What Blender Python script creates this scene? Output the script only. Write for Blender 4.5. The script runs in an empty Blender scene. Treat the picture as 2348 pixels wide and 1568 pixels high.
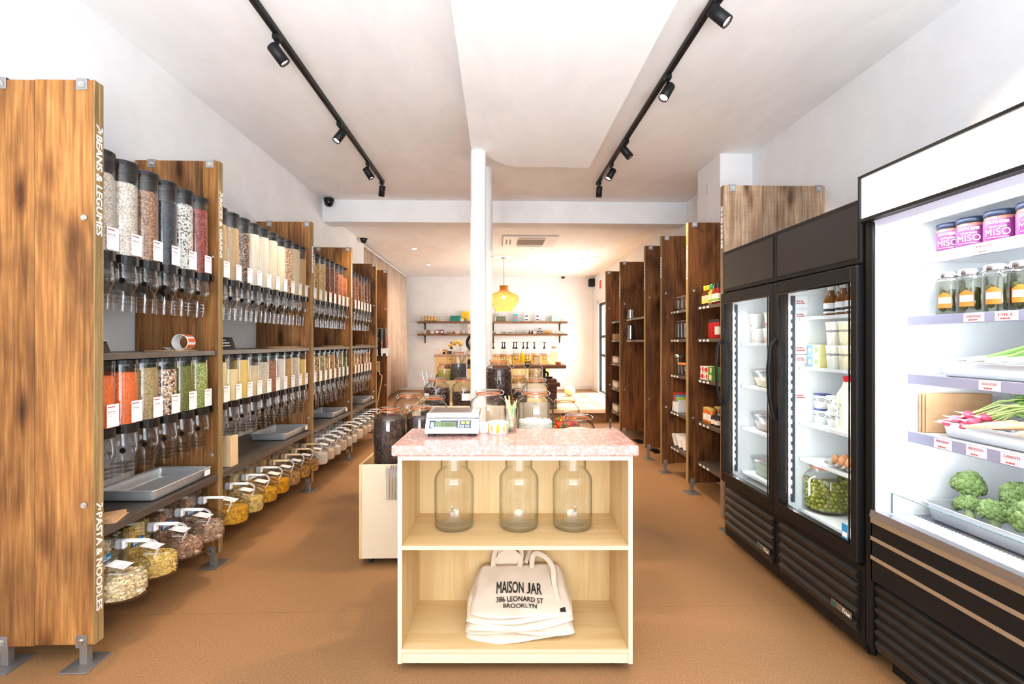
import bpy, bmesh, math, random
from mathutils import Vector, Matrix, noise
random.seed(7)
PI = math.pi
sc = bpy.context.scene
COL = sc.collection

# ---------------------------------------------------------------- camera
FPX, YAW, CAMH = 1170.0, math.atan(35 / 1170.0), 1.40
cam_d = bpy.data.cameras.new('camera'); cam = bpy.data.objects.new('camera', cam_d); COL.objects.link(cam)
cam_d.sensor_width = 36; cam_d.lens = 36 * FPX / 2348; cam_d.clip_start = .02
cam.location = (0, 0, CAMH); cam.rotation_euler = (PI / 2, 0, -YAW)
sc.camera = cam

# ---------------------------------------------------------------- world, daylight, exposure
wd = bpy.data.worlds.new('world'); sc.world = wd; wd.use_nodes = True
wd.node_tree.nodes['Background'].inputs[0].default_value = (.86, .93, 1, 1)
wd.node_tree.nodes['Background'].inputs[1].default_value = 1.2
def area(name, loc, rot, sx, sy, watts, col=(1, 1, 1)):
    l = bpy.data.lights.new(name, 'AREA'); l.shape = 'RECTANGLE'; l.size = sx; l.size_y = sy; l.energy = watts; l.color = col
    o = bpy.data.objects.new(name, l); COL.objects.link(o); o.location = loc; o.rotation_euler = rot; return o
area('shop_window_daylight', (.1, -1.93, 1.75), (PI / 2, 0, 0), 4.0, 2.7, 112, (.88, .94, 1))       # the shop window behind the photographer
area('ceiling_fill', (.1, -1.95, .75), (math.radians(134), 0, 0), 4.0, 1.0, 86, (.92, .96, 1)).data.spread = math.radians(100)   # added fill lamp at the window, tilted up to brighten the ceiling
area('glass_door_daylight', (2.62, 10.9, 1.35), (0, PI / 2, 0), 2.1, 3.0, 100, (1, .98, .95))         # glazed doors at the rear
sun_d = bpy.data.lights.new('sun', 'SUN'); sun_d.energy = 32; sun_d.angle = .14; sun_d.color = (1, .96, .9)
sun = bpy.data.objects.new('sun', sun_d); COL.objects.link(sun); sun.rotation_euler = Vector((-1, -.12, -1.55)).to_track_quat('-Z', 'Y').to_euler()
sc.view_settings.view_transform = 'Standard'; sc.view_settings.look = 'None'
sc.view_settings.gamma = 1; sc.view_settings.use_curve_mapping = False
sc.view_settings.exposure = 0.70
sc.cycles.max_bounces = 7; sc.cycles.transparent_max_bounces = 20; sc.cycles.diffuse_bounces = 4; sc.cycles.use_adaptive_sampling = True; sc.cycles.adaptive_threshold = .12; sc.cycles.adaptive_min_samples = 16
sc.cycles.glossy_bounces = 3; sc.cycles.sample_clamp_indirect = 6; sc.cycles.caustics_reflective = False; sc.cycles.caustics_refractive = False

# ---------------------------------------------------------------- where a pixel's ray meets a plane of the room
_c, _s = math.cos(YAW), math.sin(YAW)
def _ray(px, py):
    a = (px - 1174) / FPX; return a * _c + _s, _c - a * _s, (784 - py) / FPX
def atY(px, py, Y): d = _ray(px, py); t = Y / d[1]; return d[0] * t, Y, CAMH + d[2] * t
def atX(px, py, X): d = _ray(px, py); t = X / d[0]; return X, d[1] * t, CAMH + d[2] * t
def atZ(px, py, Z): d = _ray(px, py); t = (Z - CAMH) / d[2]; return d[0] * t, d[1] * t, Z

# ---------------------------------------------------------------- mesh helper
class MB:
    def __init__(s): s.v = []; s.f = []; s.m = []; s.s = []; s.mi = 0; s.sm = False
    def _add(s, vs, fs, sm=None):
        b = len(s.v); s.v += [tuple(v) for v in vs]
        for f in fs: s.f.append(tuple(b + i for i in f)); s.m.append(s.mi); s.s.append(s.sm if sm is None else sm)
        return s
    def mat(s, i): s.mi = i; return s
    def box(s, x0, x1, y0, y1, z0, z1, c=0):
        if x0 > x1: x0, x1 = x1, x0
        if y0 > y1: y0, y1 = y1, y0
        if z0 > z1: z0, z1 = z1, z0
        if c <= 0:
            return s._add([(x0, y0, z0), (x1, y0, z0), (x1, y1, z0), (x0, y1, z0), (x0, y0, z1), (x1, y0, z1), (x1, y1, z1), (x0, y1, z1)],
                          [(0, 3, 2, 1), (4, 5, 6, 7), (0, 1, 5, 4), (1, 2, 6, 5), (2, 3, 7, 6), (3, 0, 4, 7)], False)
        c = min(c, (x1 - x0) * .45, (y1 - y0) * .45, (z1 - z0) * .45)
        vs = []; id = {}
        X = (x0, x1); Y = (y0, y1); Z = (z0, z1)
        for i in (0, 1):
            for j in (0, 1):
                for k in (0, 1):
                    dx, dy, dz = c * (1 - 2 * i), c * (1 - 2 * j), c * (1 - 2 * k)
                    for a, p in (('x', (X[i], Y[j] + dy, Z[k] + dz)), ('y', (X[i] + dx, Y[j], Z[k] + dz)), ('z', (X[i] + dx, Y[j] + dy, Z[k]))):
                        id[i, j, k, a] = len(vs); vs.append(p)
        F = []
        q = [(0, 0), (1, 0), (1, 1), (0, 1)]
        for i in (0, 1):
            F.append([id[i, a, b, 'x'] for a, b in q]); F.append([id[a, i, b, 'y'] for a, b in q]); F.append([id[a, b, i, 'z'] for a, b in q])
        for a in (0, 1):
            for b in (0, 1):
                F.append([id[0, a, b, 'y'], id[1, a, b, 'y'], id[1, a, b, 'z'], id[0, a, b, 'z']])
                F.append([id[a, 0, b, 'x'], id[a, 1, b, 'x'], id[a, 1, b, 'z'], id[a, 0, b, 'z']])
                F.append([id[a, b, 0, 'x'], id[a, b, 1, 'x'], id[a, b, 1, 'y'], id[a, b, 0, 'y']])
        for i in (0, 1):
            for j in (0, 1):
                for k in (0, 1): F.append([id[i, j, k, 'x'], id[i, j, k, 'y'], id[i, j, k, 'z']])
        cx = Vector(((x0 + x1) / 2, (y0 + y1) / 2, (z0 + z1) / 2)); FF = []
        for f in F:
            p = [Vector(vs[t]) for t in f]; n = (p[1] - p[0]).cross(p[2] - p[0]); m = sum(p, Vector()) / len(p)
            FF.append(f if n.dot(m - cx) > 0 else f[::-1])
        return s._add(vs, FF, False)
    def loft(s, rings, cap0=True, cap1=True, sm=True, closed=False):
        n = len(rings[0]); vs = [p for r in rings for p in r]; fs = []
        R = len(rings)
        for i in range(R if closed else R - 1):
            a, b = i * n, ((i + 1) % R) * n
            for j in range(n): k = (j + 1) % n; fs.append((a + j, a + k, b + k, b + j))
        s._add(vs, fs, sm)
        if not closed:
            if cap0: s._add(rings[0], [tuple(range(n))[::-1]], False)
            if cap1: s._add(rings[-1], [tuple(range(n))], False)
        return s
    def rev(s, prof, n=20, c=(0, 0, 0), ax='z', cap0=True, cap1=True, sm=True):
        rings = []
        for r, z in prof:
            r = max(r, 1e-5); ring = []
            for k in range(n):
                a = 2 * PI * k / n; x, y = r * math.cos(a), r * math.sin(a)
                p = (x, y, z) if ax == 'z' else ((z, x, y) if ax == 'x' else (y, z, x))
                ring.append((c[0] + p[0], c[1] + p[1], c[2] + p[2]))
            rings.append(ring)
        return s.loft(rings, cap0 and prof[0][0] > 1e-4, cap1 and prof[-1][0] > 1e-4, sm)
    def cyl(s, c, r, h, n=16, ax='z', r2=None, sm=True): return s.rev([(r, 0), (r if r2 is None else r2, h)], n, c, ax, sm=sm)
    def torus(s, c, R, r, n=24, m=8, ax='z'):
        rings = []
        for k in range(n):
            a = 2 * PI * k / n; ring = []
            for j in range(m):
                b = 2 * PI * j / m; q = R + r * math.cos(b); p = (q * math.cos(a), q * math.sin(a), r * math.sin(b))
                p = p if ax == 'z' else ((p[2], p[0], p[1]) if ax == 'x' else (p[1], p[2], p[0]))
                ring.append((c[0] + p[0], c[1] + p[1], c[2] + p[2]))
            rings.append(ring[::-1])
        return s.loft(rings, closed=True)
    def tube(s, pts, r, n=6, closed=False, flat=None):
        pts = [Vector(p) for p in pts]; rings = []; up = Vector((0, 0, 1)); N = len(pts); prev = None
        for i, p in enumerate(pts):
            a = pts[(i - 1) % N] if closed or i else p; b = pts[(i + 1) % N] if closed or i < N - 1 else p
            t = (b - a).normalized()
            u = t.cross(up) if prev is None else prev - t * prev.dot(t)
            if u.length < 1e-4: u = t.cross(Vector((0, 1, 0)))
            u.normalize(); prev = u; w = t.cross(u)
            rr = r[i] if isinstance(r, (list, tuple)) else r
            ru, rw = (rr, rr) if flat is None else flat
            rings.append([p + u * (ru * math.cos(2 * PI * k / n)) + w * (rw * math.sin(2 * PI * k / n)) for k in range(n)])
        return s.loft(rings, closed=closed)
    def prism(s, poly, a0, a1, ax='z', sm=False):
        f = {'z': lambda p, a: (p[0], p[1], a), 'y': lambda p, a: (p[0], a, p[1]), 'x': lambda p, a: (a, p[0], p[1])}[ax]
        return s.loft([[f(p, a0) for p in poly], [f(p, a1) for p in poly]], sm=sm)
    def quad(s, a, b, c, d): return s._add([a, b, c, d], [(0, 1, 2, 3)], False)
    def ball(s, c, r, sub=1, sc3=(1, 1, 1), rot=None):
        vs, fs = ICO[sub]
        if rot is None: vv = [(c[0] + v[0] * r * sc3[0], c[1] + v[1] * r * sc3[1], c[2] + v[2] * r * sc3[2]) for v in vs]
        else:
            cv = Vector(c); vv = [cv + rot @ Vector((v[0] * r * sc3[0], v[1] * r * sc3[1], v[2] * r * sc3[2])) for v in vs]
        return s._add(vv, fs, True)
    def put(s, mesh, M):
        return s._add([M @ v.co for v in mesh.vertices], [tuple(p.vertices) for p in mesh.polygons], False)
    def xf(s, M): s.v = [tuple(M @ Vector(v)) for v in s.v]; return s
    def mesh(s, name, mats):
        me = bpy.data.meshes.new(name); me.from_pydata(s.v, [], s.f)
        for m in (mats if isinstance(mats, (list, tuple)) else [mats]): me.materials.append(m)
        me.polygons.foreach_set('material_index', s.m); me.polygons.foreach_set('use_smooth', s.s); me.update(); return me
ICO = {}
for _k in (0, 1, 2):
    _b = bmesh.new(); bmesh.ops.create_icosphere(_b, subdivisions=max(_k, 1), radius=1)
    if _k == 0: _b.free(); _b = bmesh.new(); bmesh.ops.create_icosphere(_b, subdivisions=1, radius=1)
    _b.verts.ensure_lookup_table(); ICO[_k] = ([tuple(v.co) for v in _b.verts], [tuple(v.index for v in f.verts) for f in _b.faces]); _b.free()

def ob(name, mb, mats, parent=None, loc=(0, 0, 0), rz=0, rot=None):
    me = mb if isinstance(mb, bpy.types.Mesh) else mb.mesh(name, mats)
    o = bpy.data.objects.new(name, me); COL.objects.link(o)
    o.location = loc; o.rotation_euler = rot if rot else (0, 0, rz)
    if parent: o.parent = parent
    return o
def tag(o, label, cat, group=None, kind=None):
    o['label'] = label; o['category'] = cat
    if group: o['group'] = group
    if kind: o['kind'] = kind
    return o
def thing(name, label, cat, loc=(0, 0, 0), rz=0, group=None, rot=None):
    o = bpy.data.objects.new(name, None); COL.objects.link(o); o.location = loc; o.rotation_euler = rot if rot else (0, 0, rz); o.empty_display_size = .05
    return tag(o, label, cat, group)
def struct(name, mb, mats, parent=None, label=None):
    o = ob(name, mb, mats, parent)
    if parent is None: o['kind'] = 'structure'
    if label: o['label'] = label
    return o
def copy_tree(o, parent=None):
    c = o.copy(); COL.objects.link(c); c.parent = parent
    for ch in o.children: copy_tree(ch, c)
    return c
_tx = {}
def text_me(t, bold=0.0, spacing=1.0):
    k = (t, bold, spacing)
    if k not in _tx:
        cu = bpy.data.curves.new('lettering', 'FONT'); cu.body = t; cu.align_x = 'LEFT'; cu.offset = bold; cu.space_character = spacing; cu.resolution_u = 3
        o = bpy.data.objects.new('lettering', cu); COL.objects.link(o)
        me = bpy.data.meshes.new_from_object(o.evaluated_get(bpy.context.evaluated_depsgraph_get()))
        bpy.data.objects.remove(o); _tx[k] = me
    return _tx[k]
def text(mb, t, org, right, up, w=None, h=None, bold=.0, skew=0, spacing=1.0):
    """lettering that fills w by h, its lower left corner at org, along the vectors right and up"""
    me = text_me(t, 0.0, spacing); xs = [v.co.x for v in me.vertices]; ys = [v.co.y for v in me.vertices]
    x0, x1, y0, y1 = min(xs), max(xs), min(ys), max(ys)
    sy = h / (y1 - y0) if h else w / (x1 - x0); sx = w / (x1 - x0) if w else sy
    R, U, O = Vector(right).normalized(), Vector(up).normalized(), Vector(org)
    N = R.cross(U)
    for i, d in enumerate(((-bold, -bold * .5), (bold, bold * .5), (bold, -bold * .5), (-bold, bold * .5)) if bold else ((0, 0),)):   # heavier strokes
        mb._add([O + N * (i * 6e-5) + R * ((v.co.x - x0 + d[0]) * sx + skew * (v.co.y - y0) * sy) + U * ((v.co.y - y0 + d[1]) * sy) for v in me.vertices], [tuple(p.vertices) for p in me.polygons], False)
    return mb
def glyphs(mb, org, right, up, w, h, n, rows=1):
    """print too small in the photograph to read: a line of dashes"""
    R, U, O = Vector(right).normalized(), Vector(up).normalized(), Vector(org); rh = h / rows
    for r in range(rows):
        x = 0
        while x < w * (1 if r < rows - 1 else .7):
            d = w / n * random.uniform(.5, 1.3); d = min(d, w - x)
            a = O + R * x + U * (r * rh); mb.quad(a, a + R * d * .8, a + R * d * .8 + U * rh * .55, a + U * rh * .55); x += d
    return mb

# ---------------------------------------------------------------- materials
MATS = {}
def base(name, col=(.8, .8, .8), rough=.5, metal=0, spec=.5, **kw):
    if name in MATS: return MATS[name]
    m = bpy.data.materials.new(name); m.use_nodes = True; b = m.node_tree.nodes['Principled BSDF']
    b.inputs['Base Color'].default_value = (*col, 1); b.inputs['Roughness'].default_value = rough; b.inputs['Metallic'].default_value = metal
    b.inputs['Specular IOR Level'].default_value = spec
    for k, v in kw.items(): b.inputs[k.replace('_', ' ')].default_value = v
    MATS[name] = m; return m
def srgb(r, g, b):
    f = lambda c: ((c / 255 + .055) / 1.055) ** 2.4 if c > 10 else c / 255 / 12.92
    return f(r), f(g), f(b)
class NT:
    def __init__(s, m): s.m = m; s.t = m.node_tree; s.b = s.t.nodes['Principled BSDF']
    def n(s, kind, **kw):
        x = s.t.nodes.new(kind)
        for k, v in kw.items():
            if k.startswith('i_'): x.inputs[k[2:].replace('_', ' ')].default_value = v
            else: setattr(x, k, v)
        return x
    def l(s, a, b): s.t.links.new(a, b)
    def coord(s, scale=(1, 1, 1), rnd=0, which='Object'):
        tc = s.n('ShaderNodeTexCoord'); mp = s.n('ShaderNodeMapping'); mp.inputs['Scale'].default_value = scale; s.l(tc.outputs[which], mp.inputs[0])
        if rnd:
            oi = s.n('ShaderNodeObjectInfo'); mu = s.n('ShaderNodeMath', operation='MULTIPLY'); mu.inputs[1].default_value = rnd
            s.l(oi.outputs['Random'], mu.inputs[0]); s.l(mu.outputs[0], mp.inputs['Location'])
        return mp.outputs[0]
    def noise(s, vec, scale, detail=3, rough=.55, dist=0):
        x = s.n('ShaderNodeTexNoise', i_Scale=scale, i_Detail=detail, i_Roughness=rough, i_Distortion=dist); s.l(vec, x.inputs['Vector']); return x.outputs['Fac']
    def ramp(s, fac, stops):
        r = s.n('ShaderNodeValToRGB'); e = r.color_ramp.elements
        while len(e) < len(stops): e.new(.5)
        for el, (p, c) in zip(e, stops): el.position = p; el.color = (*c, 1) if len(c) == 3 else c
        s.l(fac, r.inputs[0]); return r.outputs[0]
    def mix(s, fac, a, b, mode='MIX'):
        x = s.n('ShaderNodeMix', data_type='RGBA', blend_type=mode)
        for i, v in ((0, fac), (6, a), (7, b)):
            if hasattr(v, 'is_linked') or hasattr(v, 'links'): s.l(v, x.inputs[i])
            else: x.inputs[i].default_value = v if i == 0 else (*v, 1)
        return x.outputs[2]
    def col(s, c): s.l(c, s.b.inputs['Base Color'])
    def bump(s, h, strength=.3, dist=.004):
        x = s.n('ShaderNodeBump', i_Strength=strength, i_Distance=dist); s.l(h, x.inputs['Height']); s.l(x.outputs[0], s.b.inputs['Normal'])

def wood(name, dark, mid, light, axis='z', rnd=9, rough=.6, fine=1.0, worn=1.0, bands=0):
    """old sawn boards: streaks along the grain, blotches, dark checks and knots"""
    m = base(name, mid, rough, spec=.25); t = NT(m)
    sc_ = {'z': (20, 20, 1.1), 'y': (20, 1.1, 20), 'x': (1.1, 20, 20)}[axis]; sc2 = {'z': (85, 85, 3.5), 'y': (85, 3.5, 85), 'x': (3.5, 85, 85)}[axis]
    sc3 = {'z': (2.6, 2.6, 1.4), 'y': (2.6, 1.4, 2.6), 'x': (1.4, 2.6, 2.6)}[axis]
    n1 = t.noise(t.coord(sc_, rnd), 1.0, 5, .6, 1.2); n2 = t.noise(t.coord(sc2, rnd), 1.0, 3, .6); n3 = t.noise(t.coord(sc3, rnd * 1.7), 1.0, 3, .6, .6)
    c1 = t.ramp(n1, [(.22, dark), (.47, mid), (.74, light)])
    c2 = t.ramp(n2, [(.30, tuple(x * .45 for x in mid)), (.50, mid), (.70, tuple(min(1, x * 1.25) for x in light))])
    c = t.mix(.38 * fine, c1, c2)
    blot = t.ramp(n3, [(.34, (.32, .29, .27)), (.47, (.82, .79, .77)), (.62, (1.18, 1.15, 1.1))])
    c = t.mix(.75 * worn, c, blot, 'MULTIPLY')
    v = t.n('ShaderNodeTexVoronoi', i_Scale=1.0); t.l(t.coord({'z': (7, 7, 2.2), 'y': (7, 2.2, 7), 'x': (2.2, 7, 7)}[axis], rnd * .6), v.inputs['Vector'])
    kn = t.ramp(v.outputs['Distance'], [(.09, (.14, .09, .06)), (.20, (.66, .6, .56)), (.30, (1, 1, 1))])
    c = t.mix(.85 * worn, c, kn, 'MULTIPLY')
    cr = t.noise(t.coord({'z': (38, 38, .55), 'y': (38, .55, 38), 'x': (.55, 38, 38)}[axis], rnd), 1.0, 2, .5, .3)
    c = t.mix(.8 * worn, c, t.ramp(cr, [(.265, (.13, .09, .06)), (.30, (1, 1, 1))]), 'MULTIPLY')
    if bands:
        w = t.noise(t.coord({'z': (5, 5, 75), 'y': (5, 75, 5), 'x': (75, 5, 5)}[axis], rnd), 1.0, 3, .6, .4)
        c = t.mix(bands, c, t.ramp(w, [(.35, (.55, .50, .46)), (.55, (1.08, 1.06, 1.04))]), 'MULTIPLY')
    oi = t.n('ShaderNodeObjectInfo'); hv = t.n('ShaderNodeHueSaturation')
    mr = t.n('ShaderNodeMapRange'); mr.inputs['To Min'].default_value = .78; mr.inputs['To Max'].default_value = 1.18
    t.l(oi.outputs['Random'], mr.inputs['Value']); t.l(mr.outputs[0], hv.inputs['Value']); t.l(c, hv.inputs['Color']); t.col(hv.outputs[0])
    mb_ = t.mix(.5, n1, n2); t.bump(mb_, .35, .003)
    return m
def grain(name, cols, scale=90, dark=.25, rough=.55, gap=.55, sq=(1, 1, 1)):
    """dry goods heaped behind clear plastic: cells of uneven colour with dark joints"""
    m = base('goods_' + name, cols[0], rough, spec=.3)
    if m.get('done'): return m
    m['done'] = 1; t = NT(m)
    v = t.n('ShaderNodeTexVoronoi', i_Scale=scale); vec = t.coord(sq); t.l(vec, v.inputs['Vector'])
    sep = t.n('ShaderNodeSeparateColor'); t.l(v.outputs['Color'], sep.inputs[0])
    k = len(cols); stops = [((i + .5) / k if k > 1 else 0, c) for i, c in enumerate(cols)]
    if k == 1: stops = [(.2, tuple(x * .82 for x in cols[0])), (.8, tuple(min(1, x * 1.12) for x in cols[0]))]
    r = t.ramp(sep.outputs[0], stops)
    if k > 1: t.t.nodes[-1].color_ramp.interpolation = 'CONSTANT'
    g = t.ramp(v.outputs['Distance'], [(gap * .6, (1, 1, 1)), (gap * 1.35, (dark, dark * .92, dark * .85))])
    t.col(t.mix(.8, r, g, 'MULTIPLY')); inv = t.ramp(v.outputs['Distance'], [(0, (1, 1, 1)), (.8, (0, 0, 0))]); t.bump(inv, .7, .6 / scale)
    return m
def clear(name, tint=(.97, .98, .98), refl=1.0, rough=.02, ior=1.45, edge=None):
    """thin clear plastic or glass wall"""
    m = bpy.data.materials.new(name); m.use_nodes = True; t = m.node_tree; t.nodes.clear(); MATS[name] = m
    out = t.nodes.new('ShaderNodeOutputMaterial'); tr = t.nodes.new('ShaderNodeBsdfTransparent'); gl = t.nodes.new('ShaderNodeBsdfGlossy'); mx = t.nodes.new('ShaderNodeMixShader')
    lw0 = t.nodes.new('ShaderNodeLayerWeight'); lw0.inputs[0].default_value = .5; pw = t.nodes.new('ShaderNodeMath'); pw.operation = 'POWER'; pw.inputs[1].default_value = 5
    fr = t.nodes.new('ShaderNodeMath'); fr.operation = 'MULTIPLY_ADD'; fr.inputs[1].default_value = .9; fr.inputs[2].default_value = ((ior - 1) / (ior + 1)) ** 2
    t.links.new(lw0.outputs['Facing'], pw.inputs[0]); t.links.new(pw.outputs[0], fr.inputs[0])
    mu = t.nodes.new('ShaderNodeMath'); mu.operation = 'MULTIPLY'; mu.inputs[1].default_value = refl; mu.use_clamp = True
    gl.inputs['Roughness'].default_value = rough; tr.inputs[0].default_value = (*tint, 1)
    if edge:
        lw = t.nodes.new('ShaderNodeLayerWeight'); lw.inputs[0].default_value = .35; rp = t.nodes.new('ShaderNodeValToRGB'); e = rp.color_ramp.elements
        e[0].position = .30; e[0].color = (*tint, 1); e[1].position = .95; e[1].color = (*edge, 1)
        t.links.new(lw.outputs['Facing'], rp.inputs[0]); t.links.new(rp.outputs[0], tr.inputs[0])
    t.links.new(fr.outputs[0], mu.inputs[0]); t.links.new(mu.outputs[0], mx.inputs[0]); t.links.new(tr.outputs[0], mx.inputs[1]); t.links.new(gl.outputs[0], mx.inputs[2]); t.links.new(mx.outputs[0], out.inputs[0])
    return m
def glow(name, col, strength):
    m = base(name, (0, 0, 0), .5); b = m.node_tree.nodes['Principled BSDF']; b.inputs['Emission Color'].default_value = (*col, 1); b.inputs['Emission Strength'].default_value = strength; return m
def plain(r, g, b, rough=.5, metal=0, spec=.4):
    return base('paint_%d_%d_%d_%d%s' % (r, g, b, rough * 100, 'm' if metal else ''), srgb(r, g, b), rough, metal, spec)

def make_mats():
    m = base('plaster', srgb(232, 232, 234), .85, spec=.15); t = NT(m); n = t.noise(t.coord(), 2.2, 4, .6); t.col(t.ramp(n, [(.3, srgb(234, 235, 238)), (.7, srgb(244, 245, 247))])); t.bump(t.noise(t.coord(), 30, 4, .6), .06, .004)
    m = base('ceiling_paint', srgb(234, 233, 233), .9, spec=.1); t = NT(m); n = t.noise(t.coord((1.2, .5, 1)), 2.5, 4, .65, .6); t.col(t.ramp(n, [(.3, srgb(238, 238, 239)), (.7, srgb(248, 248, 249))])); t.bump(n, .1, .006)
    base('white_paint', srgb(226, 226, 226), .55)
    m = base('cork', srgb(170, 115, 72), .62, spec=.3); t = NT(m); v = t.coord()
    n1 = t.noise(v, 1.3, 3); n2 = t.noise(v, 130, 4, .75); n3 = t.noise(v, 420, 2, .6)
    c = t.ramp(n2, [(.28, srgb(92, 62, 36)), (.45, srgb(146, 105, 66)), (.58, srgb(172, 130, 88)), (.72, srgb(226, 188, 146))])
    c = t.mix(.55, c, t.ramp(n3, [(.3, srgb(108, 74, 44)), (.7, srgb(182, 140, 98))]))
    c = t.mix(.5, c, t.ramp(n1, [(.3, (.86, .84, .82)), (.7, (1.1, 1.08, 1.06))]), 'MULTIPLY'); t.col(c); t.bump(n2, .12, .001)
    r = t.ramp(n1, [(.3, (.5, .5, .5)), (.7, (.7, .7, .7))]); t.l(r, t.b.inputs['Roughness'])
    m = base('terrazzo', srgb(215, 165, 155), .22, spec=.5); t = NT(m); v = t.coord()
    nv = t.n('ShaderNodeTexNoise', i_Scale=35.0); t.l(v, nv.inputs['Vector']); dv = t.mix(.016, v, nv.outputs['Color'], 'ADD')
    c = t.ramp(t.noise(v, 60, 3), [(.3, srgb(190, 134, 122)), (.7, srgb(206, 156, 145))])
    for scale, th, seed in ((30, .28, 0), (60, .30, 3.1), (120, .32, 7.7)):
        vo = t.n('ShaderNodeTexVoronoi', i_Scale=float(scale)); mp = t.n('ShaderNodeMapping'); mp.inputs['Location'].default_value = (seed, seed, seed); t.l(dv, mp.inputs[0]); t.l(mp.outputs[0], vo.inputs['Vector'])
        sp = t.n('ShaderNodeSeparateColor'); t.l(vo.outputs['Color'], sp.inputs[0])
        on = t.ramp(sp.outputs[1], [(.38, (0, 0, 0)), (.40, (1, 1, 1))]); ins = t.ramp(vo.outputs['Distance'], [(th, (1, 1, 1)), (th + .05, (0, 0, 0))])
        chip = t.ramp(sp.outputs[0], [(.0, srgb(232, 226, 222)), (.35, srgb(220, 204, 198)), (.6, srgb(212, 174, 156)), (.85, srgb(198, 192, 198))])
        mk = t.mix(1, on, ins, 'MULTIPLY'); c = t.mix(mk, c, chip)
    t.col(c)
    def ply(name, axis):
        m = base(name, srgb(240, 214, 165), .45, spec=.3); t = NT(m); s1 = {'z': (7, 7, .7), 'x': (.7, 7, 7), 'y': (7, .7, 7)}[axis]; s2 = {'z': (70, 70, 1.5), 'x': (1.5, 70, 70), 'y': (70, 1.5, 70)}[axis]
        n1 = t.noise(t.coord(s1, 5), 1, 4, .6, 1.5); n2 = t.noise(t.coord(s2, 5), 1, 2)
        c = t.ramp(n1, [(.3, srgb(208, 170, 114)), (.5, srgb(221, 189, 134)), (.7, srgb(230, 204, 156))]); t.col(t.mix(.25, c, t.ramp(n2, [(.3, srgb(204, 164, 108)), (.7, srgb(232, 208, 164))])))
    ply('birch_ply', 'z'); ply('birch_ply_x', 'x'); ply('birch_ply_y', 'y')
    m = base('ply_edge', srgb(226, 196, 150), .6); t = NT(m)
    w = t.n('ShaderNodeTexWave', bands_direction='Z', i_Scale=60.0, i_Distortion=.4); t.l(t.coord(), w.inputs['Vector']); t.col(t.ramp(w.outputs['Fac'], [(.3, srgb(206, 176, 136)), (.6, srgb(236, 216, 184))]))
    base('pale_panel', srgb(228, 210, 180), .5)
    wood('oak_front', srgb(66, 42, 23), srgb(144, 96, 50), srgb(188, 138, 80), rough=.55, bands=0)
    wood('oak_back', srgb(74, 46, 24), srgb(138, 92, 52), srgb(190, 140, 90), rough=.6)
    wood('oak_dark', srgb(44, 25, 12), srgb(104, 64, 33), srgb(150, 98, 55), rough=.6)
    wood('oak_grey', srgb(96, 78, 62), srgb(160, 130, 104), srgb(206, 182, 156), rough=.7, bands=.2)
    wood('oak_edge', srgb(112, 90, 58), srgb(150, 124, 82), srgb(184, 158, 112), rough=.7, worn=.35)
    wood('oak_shelf', srgb(66, 44, 28), srgb(120, 84, 54), srgb(176, 132, 92), axis='x', rough=.6)
    wood('walnut_slab', srgb(52, 32, 22), srgb(94, 62, 46), srgb(130, 92, 70), axis='x', rough=.5, worn=.5)
    base('steel', srgb(176, 176, 178), .32, 1); base('steel_bright', srgb(215, 216, 220), .18, 1); base('steel_dark', srgb(160, 157, 154), .42, .75)
    m = base('shelf_metal', srgb(104, 96, 90), .42, .6); t = NT(m); n = t.noise(t.coord((1, 3, 1)), 8, 4); t.l(t.ramp(n, [(.3, (.34, .34, .34)), (.7, (.5, .5, .5))]), t.b.inputs['Roughness'])
    base('tray_steel', srgb(214, 217, 222), .3, .55, .7)
    base('zinc', srgb(205, 204, 200), .3, 1)
    base('black_plastic', srgb(22, 22, 24), .28); base('black_matte', srgb(18, 18, 20), .5, spec=.3); base('black_powder', srgb(19, 18, 18), .45, spec=.25); base('black_gloss', srgb(12, 12, 14), .08)
    base('white_plastic', srgb(244, 245, 247), .35); base('fridge_white', srgb(240, 243, 245), .4); base('rubber', srgb(40, 40, 44), .7)
    m = base('label_paper', srgb(246, 246, 248), .6); base('label_ink', srgb(150, 52, 58), .7); base('ink_black', srgb(34, 32, 32), .7); base('white_ink', srgb(248, 248, 246), .6); base('red_ink', srgb(190, 70, 62), .7)
    m = base('kraft', srgb(190, 150, 108), .8); t = NT(m); t.col(t.ramp(t.noise(t.coord(), 14, 4), [(.3, srgb(184, 146, 106)), (.7, srgb(200, 164, 124))]))
    m = base('canvas', srgb(240, 226, 208), .85, spec=.15); t = NT(m); t.bump(t.noise(t.coord(), 420, 2), .15, .001)
    t.col(t.ramp(t.noise(t.coord(), 6, 3), [(.3, srgb(220, 202, 180)), (.7, srgb(234, 220, 202))]))
    m = base('linen', srgb(206, 182, 162), .9, spec=.1); t = NT(m); t.col(t.ramp(t.noise(t.coord(), 5, 3), [(.3, srgb(204, 182, 164)), (.7, srgb(216, 196, 180))]))
    base('orange_rubber', srgb(224, 120, 58), .45)
    clear('clear_plastic', (.98, .982, .986), 2.0, .05, 1.5, (.74, .76, .79)); clear('clear_lid', (.95, .955, .96), 1.6, .06, 1.5, (.66, .67, .69)); clear('smoke_lid', (.20, .21, .23), 1.0, .08, 1.5)
    clear('jar_glass', (.975, .98, .975), 1.7, .01, 1.5, (.22, .24, .22)); clear('fridge_glass', (.95, .965, .96), .55, .01, 1.45); clear('pane_glass', (.97, .985, .98), .8, .01, 1.45)
    clear('ghost_plastic', (.88, .89, .9), .8, .2, 1.4, (.7, .7, .72)); clear('amber_glass', (.45, .22, .06), 1, .03, 1.5, (.15, .06, .02)); clear('oil_yellow', (.93, .83, .36), .7, .03, 1.4); clear('oil_pale', (.95, .91, .72), .7, .03, 1.4)
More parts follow.
